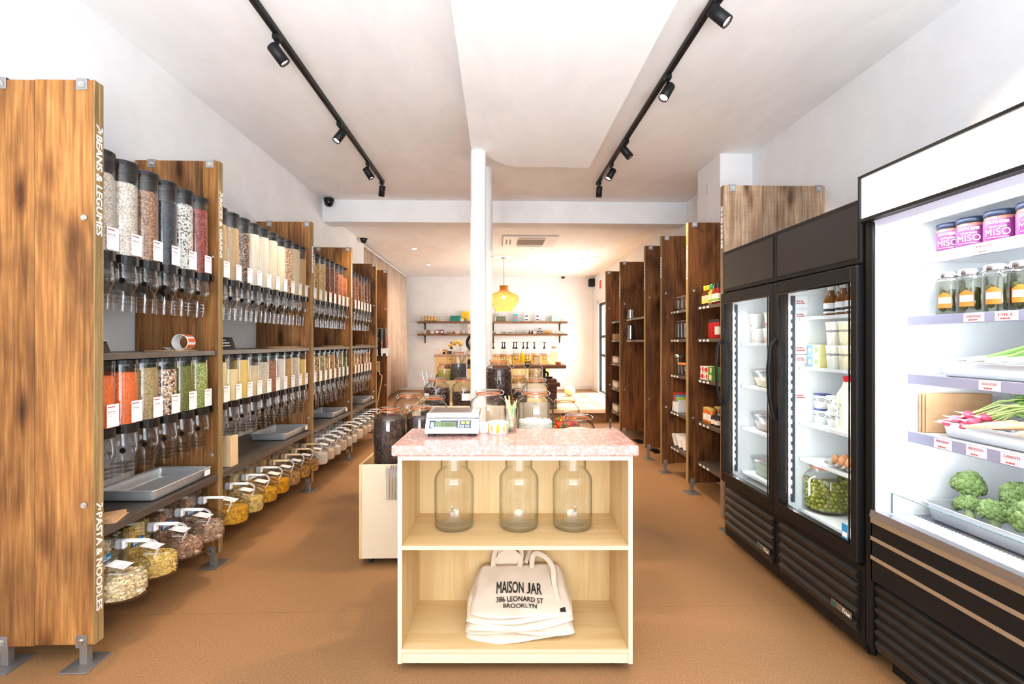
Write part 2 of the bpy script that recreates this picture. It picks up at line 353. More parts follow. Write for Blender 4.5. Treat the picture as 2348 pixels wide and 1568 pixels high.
    glow('lamp_warm', (1, .80, .52), 26); glow('lamp_can', (1, .84, .62), 22); glow('led_white', (.93, .96, 1), 16); glow('sign_white', (.96, .975, 1), 2.6); glow('bulb', (1, .80, .45), 40)
make_mats(); G = MATS
# ================================================================ the setting
XL, XR, ZC, ZR, YB, ZP = -2.25, 2.5, 3.24, 3.09, 13.26, .165
W, CE = G['plaster'], G['ceiling_paint']
struct('floor', MB().box(XL - .4, XR + .4, -2.1, 8.82, -.1, 0), G['cork'])
for k, (y0, pts) in enumerate([(1.43, 0), ]):
    pass
struct('floor_platform', MB().box(XL - .45, XR + .3, 8.82, YB + .1, -.1, ZP), G['cork'])
struct('trim_1', MB().box(XL - .0, XR, 8.80, 8.82, ZP - .02, ZP + .003), G['oak_dark'])
struct('ceiling', MB().box(XL - .1, XR + .1, -2.1, 6.66, ZC, ZC + .1), CE)
struct('ceiling_rear', MB().box(XL - .5, XR + .3, 6.9, YB + .1, ZR, ZR + .1), CE)
struct('beam', MB().box(XL, XR, 6.66, 6.95, 2.955, ZC + .08), W)
# dropped soffit with one cut corner, over the middle of the shop
ZS = 2.95
sof = [(-.22, -1.9), (.82, -1.9), (.82, 4.52), (.11, 4.51), (-.205, 4.14)]
struct('ceiling_soffit', MB().prism(sof, ZS, ZC + .02), CE)
struct('wall_left', MB().box(XL - .1, XL, -2.1, 8.70, 0, ZC), W)
struct('wall_left_recess', MB().box(XL - .5, XL - .42, 8.6, YB, 0, ZR).box(XL - .42, XL - .1, 8.62, 8.70, 0, ZR), W)
struct('wall_back', MB().box(XL - .45, XR + .3, YB, YB + .1, 0, ZR), W)
yd0, yd1, zd = 9.35, 12.45, 2.34
struct('wall_right', MB().box(XR, XR + .1, -2.1, yd0, 0, ZC).box(XR, XR + .1, yd1, YB, 0, ZC).box(XR, XR + .1, yd0, yd1, zd, ZC), W)
struct('pillar', MB().box(2.18, XR, 4.92, 5.47, 0, ZC), W)
sp = MB().box(2.172, 2.18, 5.17, 5.25, 2.93, 3.03, .002); struct('trim_2', sp, G['white_paint'])
# the front wall and its shop window, behind the photographer
fw = MB().box(XL, -1.95, -2.1, -2.0, 0, ZC).box(2.15, XR, -2.1, -2.0, 0, ZC).box(-1.95, 2.15, -2.1, -2.0, 0, .38).box(-1.95, 2.15, -2.1, -2.0, 3.1, ZC); struct('wall_front', fw, W)
wf = struct('window_1', MB().box(-1.95, 2.15, -2.06, -2.02, .38, .44).box(-1.95, 2.15, -2.06, -2.02, 3.04, 3.1).box(-1.95, -1.89, -2.06, -2.02, .44, 3.04).box(2.09, 2.15, -2.06, -2.02, .44, 3.04).box(.07, .13, -2.06, -2.02, .44, 3.04), G['black_matte'])
for x0, x1 in ((-1.89, .07), (.13, 2.09)): ob('pane', MB().box(x0, x1, -2.045, -2.04, .44, 3.04), G['pane_glass'], wf)
# glazed rear doors in the right wall
df = MB()
for y in (yd0, 10.38, 11.40, yd1 - .06): df.box(XR + .02, XR + .07, y, y + .06, ZP, zd, .004)
for z in (ZP, 1.05, 1.5, zd - .06): df.box(XR + .02, XR + .07, yd0, yd1, z, z + .06, .004)
d1 = struct('door_1', df, G['black_matte'])
for y in (yd0 + .06, 10.44, 11.46):
    for z0, z1 in ((ZP + .06, 1.05), (1.11, 1.5), (1.56, zd - .06)): ob('pane', MB().box(XR + .04, XR + .046, y, y + .96, z0, z1), G['pane_glass'], d1)
struct('trim_3', MB().box(XR - .02, XR, yd1, yd1 + .08, ZP, zd + .08, .004).box(XR - .02, XR, yd0 - .08, yd1 + .08, zd, zd + .08, .004).box(XR - .03, XR + .1, yd0, yd1, ZP, ZP + .02), G['white_paint'])
struct('baseboard_back', MB().box(XL - .3, XR, YB - .014, YB, ZP, ZP + .09, .003), G['white_paint'])
struct('baseboard_right', MB().box(XR - .014, XR, yd1 + .08, YB, ZP, ZP + .09, .003), G['white_paint'])
# floor seam, air registers in the floor
struct('trim_4', MB().box(XL, XR, 2.675, 2.677, 0, .0004), plain(132, 92, 58))
for i, p in enumerate([(1485, 1007), (1498, 1030)]):
    c = atZ(1466 if i == 0 else 1504, 1012 if i == 0 else 1034, 0)
    v = MB(); x0, y0 = c[0], c[1]; v.box(x0 - .06, x0 + .06, y0 - .15, y0 + .15, 0, .004, .001)
    v.mat(1)
    for k in range(12): v.box(x0 - .05, x0 + .05, y0 - .14 + k * .0235, y0 - .128 + k * .0235, .004, .006)
    tag(ob('floor_vent', v, [G['black_matte'], G['black_plastic']]), ['black metal floor vent below the farther right-hand uprights', 'black metal floor vent below the ESSENTIALS-side uprights'][i], 'vent', 'floor vents')

# the round column and the pipe behind it
col_c = atY(1096.5, 784, 4.17)[0]
struct('column', MB().rev([(.074, 0), (.074, .02), (.063, .03), (.063, ZS)], 32, (col_c, 4.17, 0)), G['white_paint'])
p = MB().rev([(.066, 0), (.066, ZC)], 28, (-.112, 5.42, 0)); p.rev([(.07, 2.30), (.07, 2.36)], 28, (-.112, 5.42, 0)); struct('column_pipe', p, G['white_paint'])

# linen curtain on a ceiling rail, left of the platform
cv = MB(); n = 260; ys = [8.72 + (12.92 - 8.72) * i / n for i in range(n + 1)]
rows = []
for z, amp in ((3.035, .032), (2.2, .045), (1.2, .055), (.28, .065)):
    rows.append([(XL - .05 + amp * math.sin(y * 22 + .9 * math.sin(y * 3.1)) + .012 * math.sin(y * 9 + z), y, z + (.02 * math.sin(y * 2.3) if z < .5 else 0)) for y in ys])
vs = [q for r in rows for q in r]; N1 = n + 1
cv._add(vs, [(r * N1 + i, r * N1 + i + 1, (r + 1) * N1 + i + 1, (r + 1) * N1 + i) for r in range(3) for i in range(n)], True)
cu = thing('curtain', 'beige pleated floor-length curtain beside the rear platform', 'curtain')
cl = ob('cloth', cv, G['linen'], cu); sm = cl.modifiers.new('s', 'SOLIDIFY'); sm.thickness = .004
ob('rail', MB().box(XL - .05, XL - .01, 8.72, 12.95, 3.03, 3.06, .003), G['white_paint'], cu)

# ---------------------------------------------------------------- lamps
def spot(name, loc, d, watts, col, size=1.2, blend=.8, parent=None, rad=.03):
    l = bpy.data.lights.new(name, 'SPOT'); l.energy = watts; l.color = col; l.spot_size = size; l.spot_blend = blend; l.shadow_soft_size = rad
    o = bpy.data.objects.new(name, l); COL.objects.link(o); o.location = loc; o.rotation_euler = Vector(d).to_track_quat('-Z', 'Y').to_euler(); return o
WARM = (1, .76, .50)
for i, X in enumerate((-1.295, 1.16)):
    side = ('above the dispensers', 'above the fridges')[i]
    t = thing('lighting_track', 'black ceiling track ' + ('over the dispenser aisle' if i == 0 else 'over the fridge aisle'), 'light track', (X, 0, ZC), 0, 'ceiling light tracks')
    ob('rail', MB().box(-.018, .018, -1.6, 5.82, -.034, -.001, .003), G['black_matte'], t)
    ob('groove', MB().box(-.008, .008, -1.58, 5.80, -.0355, -.033), G['black_plastic'], t)
    ob('end_cap', MB().box(-.02, .02, 5.82, 5.84, -.037, -.001, .003), G['black_matte'], t)
    heads = [(3.05, (.55, .25, -.75), 1), (4.25, (-.45, -.35, -.85), 1), (5.18, (.5, .1, -.8), 1), (5.79, (-.15, .2, -1), 0)] if i == 0 else \
            [(2.62, (.6, -.3, -.75), 1), (3.43, (-.5, -.2, -.85), 1), (4.54, (.6, -.1, -.8), 1), (5.14, (-.5, -.1, -.85), 1), (5.74, (-.05, .1, -1), 0)]
    ordn = ['first', 'second', 'third', 'fourth', 'fifth']
    for k, (y, d, on) in enumerate(heads):
        h = thing('track_spotlight', '%s black cylinder spotlight on the track %s' % (ordn[k], 'over the dispenser aisle' if i == 0 else 'over the fridge aisle'), 'spotlight', (X, y, ZC - .034), 0, 'track spotlights')
        ob('adapter', MB().box(-.02, .02, -.03, .03, -.03, 0, .004), G['black_matte'], h)
        ob('stem', MB().cyl((0, .012, -.095), .0065, .07, 8), G['black_matte'], h)
        dv = Vector(d).normalized(); M = Matrix.Translation((0, .012, -.10)) @ dv.to_track_quat('Z', 'Y').to_matrix().to_4x4() @ Matrix.Translation((0, 0, -.055))
        c = MB().rev([(.001, 0), (.030, 0), (.034, .006), (.034, .118), (.030, .118), (.029, .104)], 20, cap1=False); c.xf(M); ob('can', c, G['black_matte'], h)
        l = MB().rev([(.0005, .104), (.028, .104)], 20, cap1=False); l.xf(M); ob('lens', l, G['lamp_can'] if on else G['lamp_can'], h)
        p = Vector((X, y, ZC - .034)) + (M @ Vector((0, 0, .125))); spot('spot_lamp', p, dv, 105, WARM, 1.3, .7)
for j, y in enumerate((7.42, 9.30, 11.2)):
    for i, x in enumerate((-1.49, -.43, .66, 1.74)):
        if j > 0 and i == 1: continue   # behind the column in the photograph
        r = thing('recessed_downlight', 'recessed warm downlight, row %s from the beam, %s' % (['one', 'two', 'three'][j], ['near the curtain side', 'beside the round column', 'right of the column', 'near the shelf uprights'][i]), 'downlight', (x, y, ZR), 0, 'recessed ceiling downlights')
        ob('trim_ring', MB().rev([(.045, -.001), (.062, -.001), (.062, -.005), (.05, -.007), (.045, -.001)], 24, cap0=False, cap1=False), G['white_paint'], r)
        ob('lens', MB().rev([(.0005, -.003), (.047, -.003)], 24, cap1=False), G['lamp_warm'], r)
        spot('downlight_lamp', (x, y, ZR - .012), (0, 0, -1), 52, WARM, 2.2, .9)

# ceiling cassette of the air conditioner
ac = thing('air_conditioner', 'white square ceiling air-conditioner cassette with dark grille', 'air conditioner', (.55, 8.52, ZR))
ob('panel', MB().box(-.45, .45, -.45, .45, -.022, -.001, .008), G['white_paint'], ac)
g = MB().box(-.21, .24, -.22, .22, -.0255, -.022)
for k in range(14): g.box(-.205, .235, -.21 + k * .031, -.195 + k * .031, -.030, -.0255)
ob('grille', g, plain(150, 136, 126), ac)
for a in ((-.2, .23, -.36, -.335), (-.2, .22, .32, .345), (-.40, -.375, -.2, .2), (-.34, -.315, -.2, .2)): ob('air_slot', MB().box(*a, -.026, -.022), G['black_matte'], ac)
ob('service_flap', MB().box(.31, .40, -.2, .2, -.025, -.022, .001), plain(226, 220, 214), ac)
sd = atZ(1338, 595, ZR - .02); r = thing('smoke_detector', 'round white smoke detector on the rear ceiling', 'detector', (sd[0], sd[1], ZR))
ob('base', MB().rev([(.06, 0), (.06, -.012), (.001, -.012)], 24), G['white_plastic'], r); ob('sensor', MB().rev([(.048, -.012), (.042, -.03), (.001, -.032)], 24), G['white_plastic'], r)
hp = atZ(1362, 590, ZR); tag(ob('access_hatch', MB().box(hp[0] - .1, hp[0] + .1, hp[1] - .1, hp[1] + .1, ZR - .008, ZR, .002), G['white_paint']), 'small square white hatch plate on the rear ceiling', 'hatch')
# dome cameras
def dome(px, py, Y=None, X=None, lab=''):
    p = atY(px, py, Y) if Y else atX(px, py, X); r = thing('security_camera', lab, 'camera', p, 0, 'dome security cameras')
    ob('mount', MB().rev([(.05, .05), (.062, .046), (.062, .012), (.056, .006)], 20), G['black_matte'], r)
    ob('dome', MB().rev([(.056, .008), (.055, -.01), (.046, -.035), (.028, -.052), (.001, -.058)], 20), G['black_gloss'], r); return r
dome(754, 464, Y=6.57, lab='black dome camera on the beam above the left bays')
dome(834, 550, X=-2.17, lab='black dome camera on the left wall near the curtain')
dome(1291, 634, Y=13.18, lab='small black dome camera high on the back wall')
p = atY(1357, 648, 13.0); r = thing('wall_speaker', 'black bookshelf speaker on a bracket in the rear corner', 'speaker', p)
ob('cabinet', MB().box(-.085, .085, -.08, .08, -.1, .1, .02), G['black_matte'], r); ob('bracket', MB().tube([(.08, .03, .02), (.16, .1, .05), (.3, .12, .06)], .01), G['white_paint'], r)
p = atX(1378, 652, XR - .004); r = thing('exit_sign', 'small red and white exit-style sign on the right rear wall', 'sign', p)
ob('plate', MB().box(-.012, .003, -.16, .16, -.12, .12, .002), G['white_plastic'], r); ob('red_face', MB().box(-.014, -.012, -.12, .12, -.1, .1), plain(224, 96, 84), r)
p = atY(960, 857, YB); r = thing('power_outlet', 'white wall socket on the back wall near the curtain', 'socket', p)
ob('plate', MB().box(-.04, .04, -.008, 0, -.065, .065, .004), G['white_plastic'], r)
for z in (-.03, .03): ob('receptacle', MB().box(-.018, .018, -.011, -.008, z - .016, z + .016, .002), plain(214, 210, 206), r)
p = atY(1292, 857, YB); r = thing('power_outlet', 'white cover plate low on the back wall right of the work table', 'socket', p)
ob('plate', MB().box(-.045, .045, -.006, 0, -.06, .06, .003), G['white_plastic'], r)

# ================================================================ uprights of old boards
_h = MB().rev([(.013, 0), (.013, .004), (.0105, .005)], 12, ax='y').rev([(.0095, -.006), (.0095, 0)], 6, ax='y', sm=False); BOLT = _h.mesh('bolt', G['zinc'])
BRK = MB().box(-.024, .024, -.003, 0, -.045, .004, .0008).box(-.024, .024, -.003, .054, .002, .006, .0008).mesh('bracket', G['steel'])
FB = MB().box(-.024, .024, -.003, 0, 0, .055, .0008).mesh('foot_bracket', G['steel_dark'])
FP = MB().box(-.016, .016, .008, .040, .006, .10, .001).mesh('post', G['steel_dark'])
FPL = MB().box(-.06, .06, -.05, .10, 0, .006, .001).mesh('base_plate', G['steel_dark'])
def upright(label, Y, xf, xw, z0, z1, joints, mats, brk, bolts, feet, edge='oak_edge', th=.052):
    """Y: the face towards the camera; xf: aisle edge; xw: wall edge"""
    sg = 1 if xw > xf else -1; t = thing('shelving_upright', label, 'upright', (xf, Y, 0))
    xs = [0] + [j - xf for j in joints] + [xw - xf]
    for i in range(len(xs) - 1):
        a, b = xs[i], xs[i + 1]; g = .0012
        dz = random.uniform(-.006, .006) if i else 0
        ob('plank', MB().box(a + (g + .004) * sg if i == 0 else a + g * sg, b - g * sg, random.uniform(0, .002), th * .5 - .0005, z0 + dz, z1 + dz * .6, .0025), mats[i % len(mats)], t)
        ob('plank', MB().box(a + (g + .004) * sg if i == 0 else a + g * sg, b - g * sg, th * .5 + .0005, th, z0 + dz, z1 + dz * .6, .0025), mats[(i + 1) % len(mats)], t)
    ob('edge_strip', MB().box(0, .0045 * sg, 0, th * .5 - .0008, z0, z1, .001), G[edge], t); ob('edge_strip', MB().box(0, .0045 * sg, th * .5 + .0008, th, z0, z1, .001), G[edge], t)
    for x in brk:
        ob('bracket', BRK, None, t, (x - xf, 0, z1)); ob('bolt', BOLT, None, t, (x - xf, -.0065, z1 - .022))
    for x, z in bolts: ob('bolt', BOLT, None, t, (x - xf, -.005, z))
    for x in feet:
        f = ob('base_plate', FPL, None, t, (x - xf, 0, 0)); ob('post', FP, None, t, (x - xf, 0, 0)); ob('foot_bracket', FB, None, t, (x - xf, 0, z0 - .012)); ob('bolt', BOLT, None, t, (x - xf, -.0065, z0 + .018))
        ob('post_stub', MB().box(-.016, .016, .008, .040, .10, max(z0, .101), .001), G['steel_dark'], t, (x - xf, 0, 0))
    return t
def edge_text(t, s, z_top, z_bot, sgn, th=.052):
    """white capitals down the aisle edge, an arrow first"""
    m = MB(); x = .0008 * sgn; L = z_top - z_bot; u = L / (len(s) + 1.6)
    h = th * .62; yc = th * .5
    # arrow pointing up and inwards
    up = Vector((0, 1 if sgn > 0 else -1, 0)); dn = Vector((0, 0, -1)); o = Vector((x, yc, z_top - u * .5))
    def bar(p, q, w):
        d = (q - p).normalized(); nn = Vector((d.y * 0 - 0, -d.z, d.y)) * w * .5; m.quad(p - nn, q - nn, q + nn, p + nn) if sgn > 0 else m.quad(p + nn, q + nn, q - nn, p - nn)
    r = h * .5; a, b = o + dn * r * .95 - up * r, o - dn * r * .95 + up * r
    a, b = o - dn * r * .9 - up * r, o + dn * r * .9 + up * r
    bar(a, b, h * .22); bar(b, b - dn * r * 1.5, h * .22); bar(b, b - up * r * 1.5, h * .22)
    text(m, s, o + dn * (u * 1.0) - up * h * .5, dn, up, w=L - u * 1.5, h=h, bold=.034, skew=.12)
    ob('lettering', m, G['white_ink'], t)
def edge_marks(t, z_top, z_bot, sgn, n, th=.052):
    m = MB(); x = .0008 * sgn
    glyphs(m, (x, th * .2 if sgn > 0 else th * .8, z_top), (0, 0, -1), (0, 1 if sgn > 0 else -1, 0), z_top - z_bot, th * 1.1, n); ob('lettering', m, G['white_ink'], t)
XF = -1.733
def bx(px, Y): return atY(px, 784, Y)[0]
F1, B1 = G['oak_front'], G['oak_back']
uL = []
u = upright('nearest tall plank upright lettered BEANS & LEGUMES and PASTA & NOODLES', 2.252, XF, XL + .004, .095, 2.53, [bx(78, 2.252)], [F1], [bx(187, 2.25), bx(0, 2.25)], [(bx(193, 2.25), 1.935), (bx(193, 2.25), .697)], [bx(186, 2.25), bx(4, 2.25)])
edge_text(u, 'BEANS & LEGUMES', 2.342, 1.866, 1); edge_text(u, 'PASTA & NOODLES', .700, .235, 1); uL.append(u)
u = upright('plank upright lettered RICES & GRAINS between the first two left bays', 3.236, XF, XL + .004, .082, 2.53, [bx(465, 3.24)], [F1, B1], [bx(348, 3.24), bx(482, 3.24)], [(bx(487, 3.24), 1.93), (bx(487, 3.24), .697)], [bx(486, 3.24)], th=.047)
edge_text(u, 'RICES & GRAINS', 2.342, 1.93, 1, .047); uL.append(u)
u = upright('third plank upright of the left wall, between rice and nut dispensers', 4.832, XF, XL + .004, .083, 2.525, [bx(660, 4.83)], [B1], [bx(617, 4.83), bx(703, 4.83)], [(bx(707, 4.83), 1.92), (bx(707, 4.83), .69)], [bx(705, 4.83)])
edge_marks(u, 2.30, 1.96, 1, 14); uL.append(u)
u = upright('fourth plank upright of the left wall, glowing orange under a spotlight', 6.131, XF, XL + .004, .083, 2.525, [bx(768, 6.13)], [F1, B1], [bx(730, 6.13), bx(797, 6.13)], [(bx(799, 6.13), 1.92), (bx(799, 6.13), .69)], [bx(797, 6.13)])
edge_marks(u, 2.32, 1.8, 1, 16); uL.append(u)
u = upright('fifth plank upright of the left wall, before the wall dispenser', 7.38, XF, XL + .004, .09, 2.525, [bx(829, 7.38)], [B1, G['oak_dark']], [bx(857, 7.38)], [(bx(857, 7.38), 1.92), (bx(857, 7.38), .69)], [bx(858, 7.38)]); uL.append(u)
u = upright('last plank upright of the left wall, next to the curtain', 8.118, XF, XL + .004, .09, 2.535, [], [G['oak_dark']], [bx(883, 8.12)], [(bx(884, 8.12), 1.92), (bx(884, 8.12), .72)], [bx(883, 8.12)]); uL.append(u)
D1 = G['oak_dark']; GR = G['oak_grey']
u = upright('weathered grey plank upright rising behind the black fridges', 3.69, 1.66, 2.42, .10, 2.55, [bx(1748, 3.69), bx(1840, 3.69)], [GR], [bx(1680, 3.69), bx(1878, 3.69)], [], [1.72], edge='oak_grey')
edge_marks(u, 2.40, 2.0, -1, 9)
RX = 1.765
u = upright('dark plank upright lettered ESSENTIALS beside the fridge', 4.66, RX, 2.49, .10, 2.505, [bx(1642, 4.66)], [D1], [bx(1593, 4.66)], [(bx(1591, 4.66), 1.875), (bx(1589, 4.66), .70)], [bx(1588, 4.66)]); edge_text(u, 'ESSENTIALS', 2.30, 1.985, -1)
u = upright('dark knotty plank upright with split holes, third of the right wall', 5.41, RX, 2.17, .10, 2.535, [bx(1547, 5.41)], [D1], [bx(1529, 5.41)], [(bx(1527, 5.41), 1.92), (bx(1527, 5.41), .705)], [bx(1526, 5.41)]); edge_marks(u, 2.31, 2.0, -1, 11)
u = upright('narrow dark plank upright, fourth of the right wall', 6.02, RX, 2.49, .14, 2.545, [], [D1], [bx(1492, 6.02)], [(bx(1490, 6.02), 1.93), (bx(1489, 6.02), .72)], [bx(1488, 6.02)]); edge_marks(u, 2.35, 1.9, -1, 14)
u = upright('wide dark stained plank upright, fifth of the right wall', 7.25, RX, 2.49, .13, 2.55, [bx(1476, 7.25)], [D1], [bx(1432, 7.25)], [(bx(1432, 7.25), 1.945), (bx(1432, 7.25), .72)], [bx(1431, 7.25)]); edge_marks(u, 2.35, 1.9, -1, 12)
u = upright('farthest dark plank upright of the right wall, before the glass door', 8.20, RX, 2.49, .12, 2.545, [bx(1412, 8.2)], [D1], [bx(1396, 8.2)], [(bx(1397, 8.2), 1.94), (bx(1398, 8.2), .71)], [bx(1400, 8.2)]); edge_marks(u, 2.0, 1.8, -1, 5)
# ================================================================ left wall: shelves, dispensers, scoop bins
BAYS = [(2.306, 3.234), (3.285, 4.830), (4.886, 6.129), (6.185, 7.378)]
ORD = ['first', 'second', 'third', 'fourth', 'fifth', 'sixth', 'seventh', 'eighth', 'ninth', 'tenth']
BAYN = ['first', 'second', 'third', 'fourth']
for i, (y0, y1) in enumerate(BAYS):
    for z, th, nm, xf in ((1.347, .028, 'middle', -1.745), (.575, .036, 'lower', -1.735)):
        t = thing('steel_shelf', '%s dark steel shelf of the %s left bay' % (nm, BAYN[i]), 'shelf', (xf, y0 + .002, z), 0, 'steel shelves of the left bays')
        L = y1 - y0 - .004; D = abs(XL - xf) - .006
        ob('deck', MB().box(-D, -.003, 0, L, -.004, 0), G['shelf_metal'], t); ob('front_lip', MB().box(-.003, 0, 0, L, -th, 0, .001), G['shelf_metal'], t); ob('back_lip', MB().box(-D, -D + .003, 0, L, -th, -.004), G['shelf_metal'], t)
# --- gravity dispenser; local +x looks into the aisle, z = 0 at the collar's underside
def outline(r, back, n=10):
    return [(-back, -r)] + [(r * math.sin(a) * 1.0, -r * math.cos(a)) for a in [PI * k / n for k in range(n + 1)]] + [(-back, r)]
def ring(o, z, k=1.0): return [(x * k, y * k, z) for x, y in o]
R, BK = .068, .17
COLLAR = MB().loft([ring(outline(R + .006, BK), 0), ring(outline(R + .006, BK), .042)], sm=False).box(-.02, .066, R - .002, R + .012, .004, .040, .003).mesh('collar', G['black_plastic'])
def spout_mesh():
    m = MB(); rs = []
    for z, hy, x0, x1 in ((0, .055, -.06, .058), (-.03, .055, -.06, .060), (-.055, .058, -.062, .064), (-.085, .055, -.055, .066), (-.11, .044, -.035, .060), (-.13, .040, -.028, .050), (-.2, .041, -.028, .046), (-.222, .042, -.028, .044)):
        pts = []; k = 14
        for j in range(k):
            a = 2 * PI * j / k; cx, cy = math.cos(a), math.sin(a); e = .55
            pts.append(((x0 + x1) / 2 + (x1 - x0) / 2 * math.copysign(abs(cx) ** e, cx), hy * math.copysign(abs(cy) ** e, cy), z))
        rs.append(pts)
    m.loft(rs[::-1], False, False)
    for z in (-.15, -.17, -.19): m.box(-.02, .0485, -.036, .036, z, z + .002)
    return m.mesh('spout', G['clear_plastic'])
SPOUT = spout_mesh()
LEVER = MB().tube([(.062, .0, .0), (.074, -.004, -.03), (.082, -.01, -.07), (.078, -.016, -.088)], .007, 6).rev([(.019, -.014), (.021, 0), (.012, .01), (.001, .012)], 12, (.07, -.016, -.083), 'y').mesh('lever', G['clear_plastic'])
KNOB = MB().rev([(.013, 0), (.013, .008), (.009, .010)], 14, (.046, -.056, -.080), 'y').mesh('knob', G['black_plastic'])
LIDS, CANS = {}, {}
def can_meshes(h):
    if h not in CANS:
        o = outline(R, BK); CANS[h] = MB().loft([ring(o, .042), ring(o, .042 + h)], False, False, sm=True).box(-BK, .0, R - .001, R + .001, .042, .042 + h).mesh('canister', G['clear_plastic'])
        o2 = outline(R + .003, BK + .002); l = MB().loft([ring(o2, .042 + h - .012), ring(o2, .042 + h + .008), ring(outline(R - .004, BK - .004), .042 + h + .013)], True, True, sm=False); l.box(-.05, .02, -.02, .02, .042 + h + .012, .042 + h + .02, .004)
        LIDS[h] = l.mesh('lid', G['black_plastic'])
    return CANS[h], LIDS[h]
def label_mesh(w, h, n=1):
    m = MB().box(0, .0008, -w / 2, w / 2, 0, h); m.mat(1); x = .0011
    glyphs(m, (x, -w * .42, h * .86), (0, 1, 0), (0, 0, 1), w * .75, h * .09, 5); m.mat(1); glyphs(m, (x, -w * .42, h * .66), (0, 1, 0), (0, 0, 1), w * .84, h * .05, 4)
    m.mat(2); glyphs(m, (x, -w * .42, h * .58), (0, 1, 0), (0, 0, 1), w * .84, h * .03, 9); glyphs(m, (x, -w * .42, h * .48), (0, 1, 0), (0, 0, 1), w * .5, h * .03, 6)
    return m.mesh('label', [G['label_paper'], G['label_ink'], plain(176, 172, 178)])
LAB = [label_mesh(.074, .104), label_mesh(.074, .104)]
S = srgb
FOOD = {  # colours, cell scale, dark joints
 'white beans': ([S(242, 232, 216), S(232, 218, 198), S(248, 242, 230)], 120, .45), 'pinto beans': ([S(176, 132, 100), S(196, 156, 124), S(150, 106, 78)], 110, .35), 'black beans': ([S(44, 50, 60), S(60, 70, 82), S(34, 38, 46)], 120, .5),
 'black-eyed beans': ([S(244, 242, 234), S(250, 248, 242), S(120, 108, 92), S(240, 236, 226)], 115, .5), 'kidney beans': ([S(156, 54, 46), S(176, 74, 60), S(130, 40, 36)], 105, .35),
 'red lentils': ([S(240, 112, 48), S(248, 132, 62)], 210, .6), 'green lentils': ([S(178, 156, 104), S(196, 176, 124), S(150, 128, 80)], 190, .5), 'mixed beans': ([S(236, 216, 190), S(220, 160, 120), S(110, 60, 56), S(245, 236, 220), S(196, 150, 90)], 95, .3),
 'mung beans': ([S(112, 118, 42), S(134, 138, 58), S(88, 94, 30)], 200, .5), 'split peas': ([S(158, 172, 84), S(196, 204, 130), S(132, 148, 62)], 150, .45),
 'tan quinoa': ([S(214, 184, 138), S(198, 166, 118)], 260, .6), 'mixed quinoa': ([S(120, 92, 76), S(60, 44, 40), S(206, 184, 160), S(150, 110, 90)], 170, .4), 'white rice': ([S(246, 238, 222), S(238, 228, 208)], 260, .75),
 'cream rice': ([S(244, 230, 206), S(236, 220, 192)], 240, .72), 'farro': ([S(186, 136, 98), S(236, 214, 186), S(150, 102, 70)], 130, .4), 'couscous': ([S(238, 216, 172), S(230, 204, 156)], 330, .7), 'golden bulgur': ([S(212, 168, 106), S(200, 152, 90)], 300, .65),
 'cornmeal': ([S(244, 226, 174), S(240, 218, 160)], 420, .8), 'yellow polenta': ([S(246, 214, 126), S(240, 204, 110)], 340, .75), 'rolled oats': ([S(234, 218, 196), S(222, 202, 176)], 150, .6), 'brown lentils': ([S(188, 124, 92), S(206, 148, 112), S(166, 104, 74)], 150, .5),
 'cashews': ([S(238, 204, 138), S(224, 184, 112)], 80, .35), 'peanuts': ([S(224, 176, 104), S(206, 152, 84)], 85, .35), 'almonds': ([S(124, 62, 40), S(146, 80, 50), S(98, 46, 30)], 80, .3), 'pecans': ([S(134, 70, 44), S(96, 46, 30), S(190, 120, 80)], 75, .3), 'hazelnuts': ([S(166, 98, 62), S(120, 66, 42)], 80, .3),
 'dried apricots': ([S(206, 108, 48), S(226, 134, 64), S(176, 82, 36)], 70, .3), 'goji berries': ([S(198, 124, 94), S(176, 92, 66)], 80, .35), 'seeds': ([S(206, 186, 140), S(160, 140, 96), S(232, 220, 190)], 120, .35), 'pumpkin seeds': ([S(120, 140, 62), S(88, 108, 44), S(150, 160, 84)], 100, .35),
 'chips': ([S(226, 186, 116), S(120, 88, 60), S(240, 216, 160)], 80, .35), 'granola': ([S(196, 142, 88), S(150, 98, 58), S(226, 184, 130)], 80, .35), 'cereal': ([S(208, 158, 96), S(228, 186, 126)], 70, .35)}
def food(f): c, s_, d = FOOD[f]; return grain(f.replace(' ', '_').replace('-', '_'), c, s_, d)
def dispenser(bay, row, k, Y, zc, h, f, lvl):
    t = thing('bulk_dispenser', 'clear dispenser of %s, %s in the %s row of the %s left bay' % (f, ORD[k], row, BAYN[bay]), 'dispenser', (-1.826, Y, zc), 0, 'gravity dispensers of the left bays')
    can, lid = can_meshes(h)
    ob('collar', COLLAR, None, t); ob('spout', SPOUT, None, t); ob('lever', LEVER, None, t); ob('knob', KNOB, None, t); ob('canister', can, None, t); ob('lid', lid, None, t)
    o = outline(R - .0025, BK - .003); top = .046 + (h - .01) * lvl
    rg = [ring(o, .044), ring(o, top - .008)]; rg.append([(x * .9, y * .9, top + .004) for x, y in o])
    ob('contents', MB().loft(rg), food(f), t)
    ob('label', LAB[k % 2], None, t, (R + .0005, .008 + .003 * (k % 3), .048))
UP = [['white beans', 'white beans', 'pinto beans', 'black beans', 'black-eyed beans', 'kidney beans'],
      ['tan quinoa', 'tan quinoa', 'mixed quinoa', 'white rice', 'white rice', 'cream rice', 'cream rice', 'farro', 'couscous', 'golden bulgur'],
      ['peanuts', 'peanuts', 'cashews', 'almonds', 'pecans', 'hazelnuts', 'goji berries', 'dried apricots'], ['almonds', 'hazelnuts', 'pecans', 'granola', 'almonds', 'pecans', 'hazelnuts']]
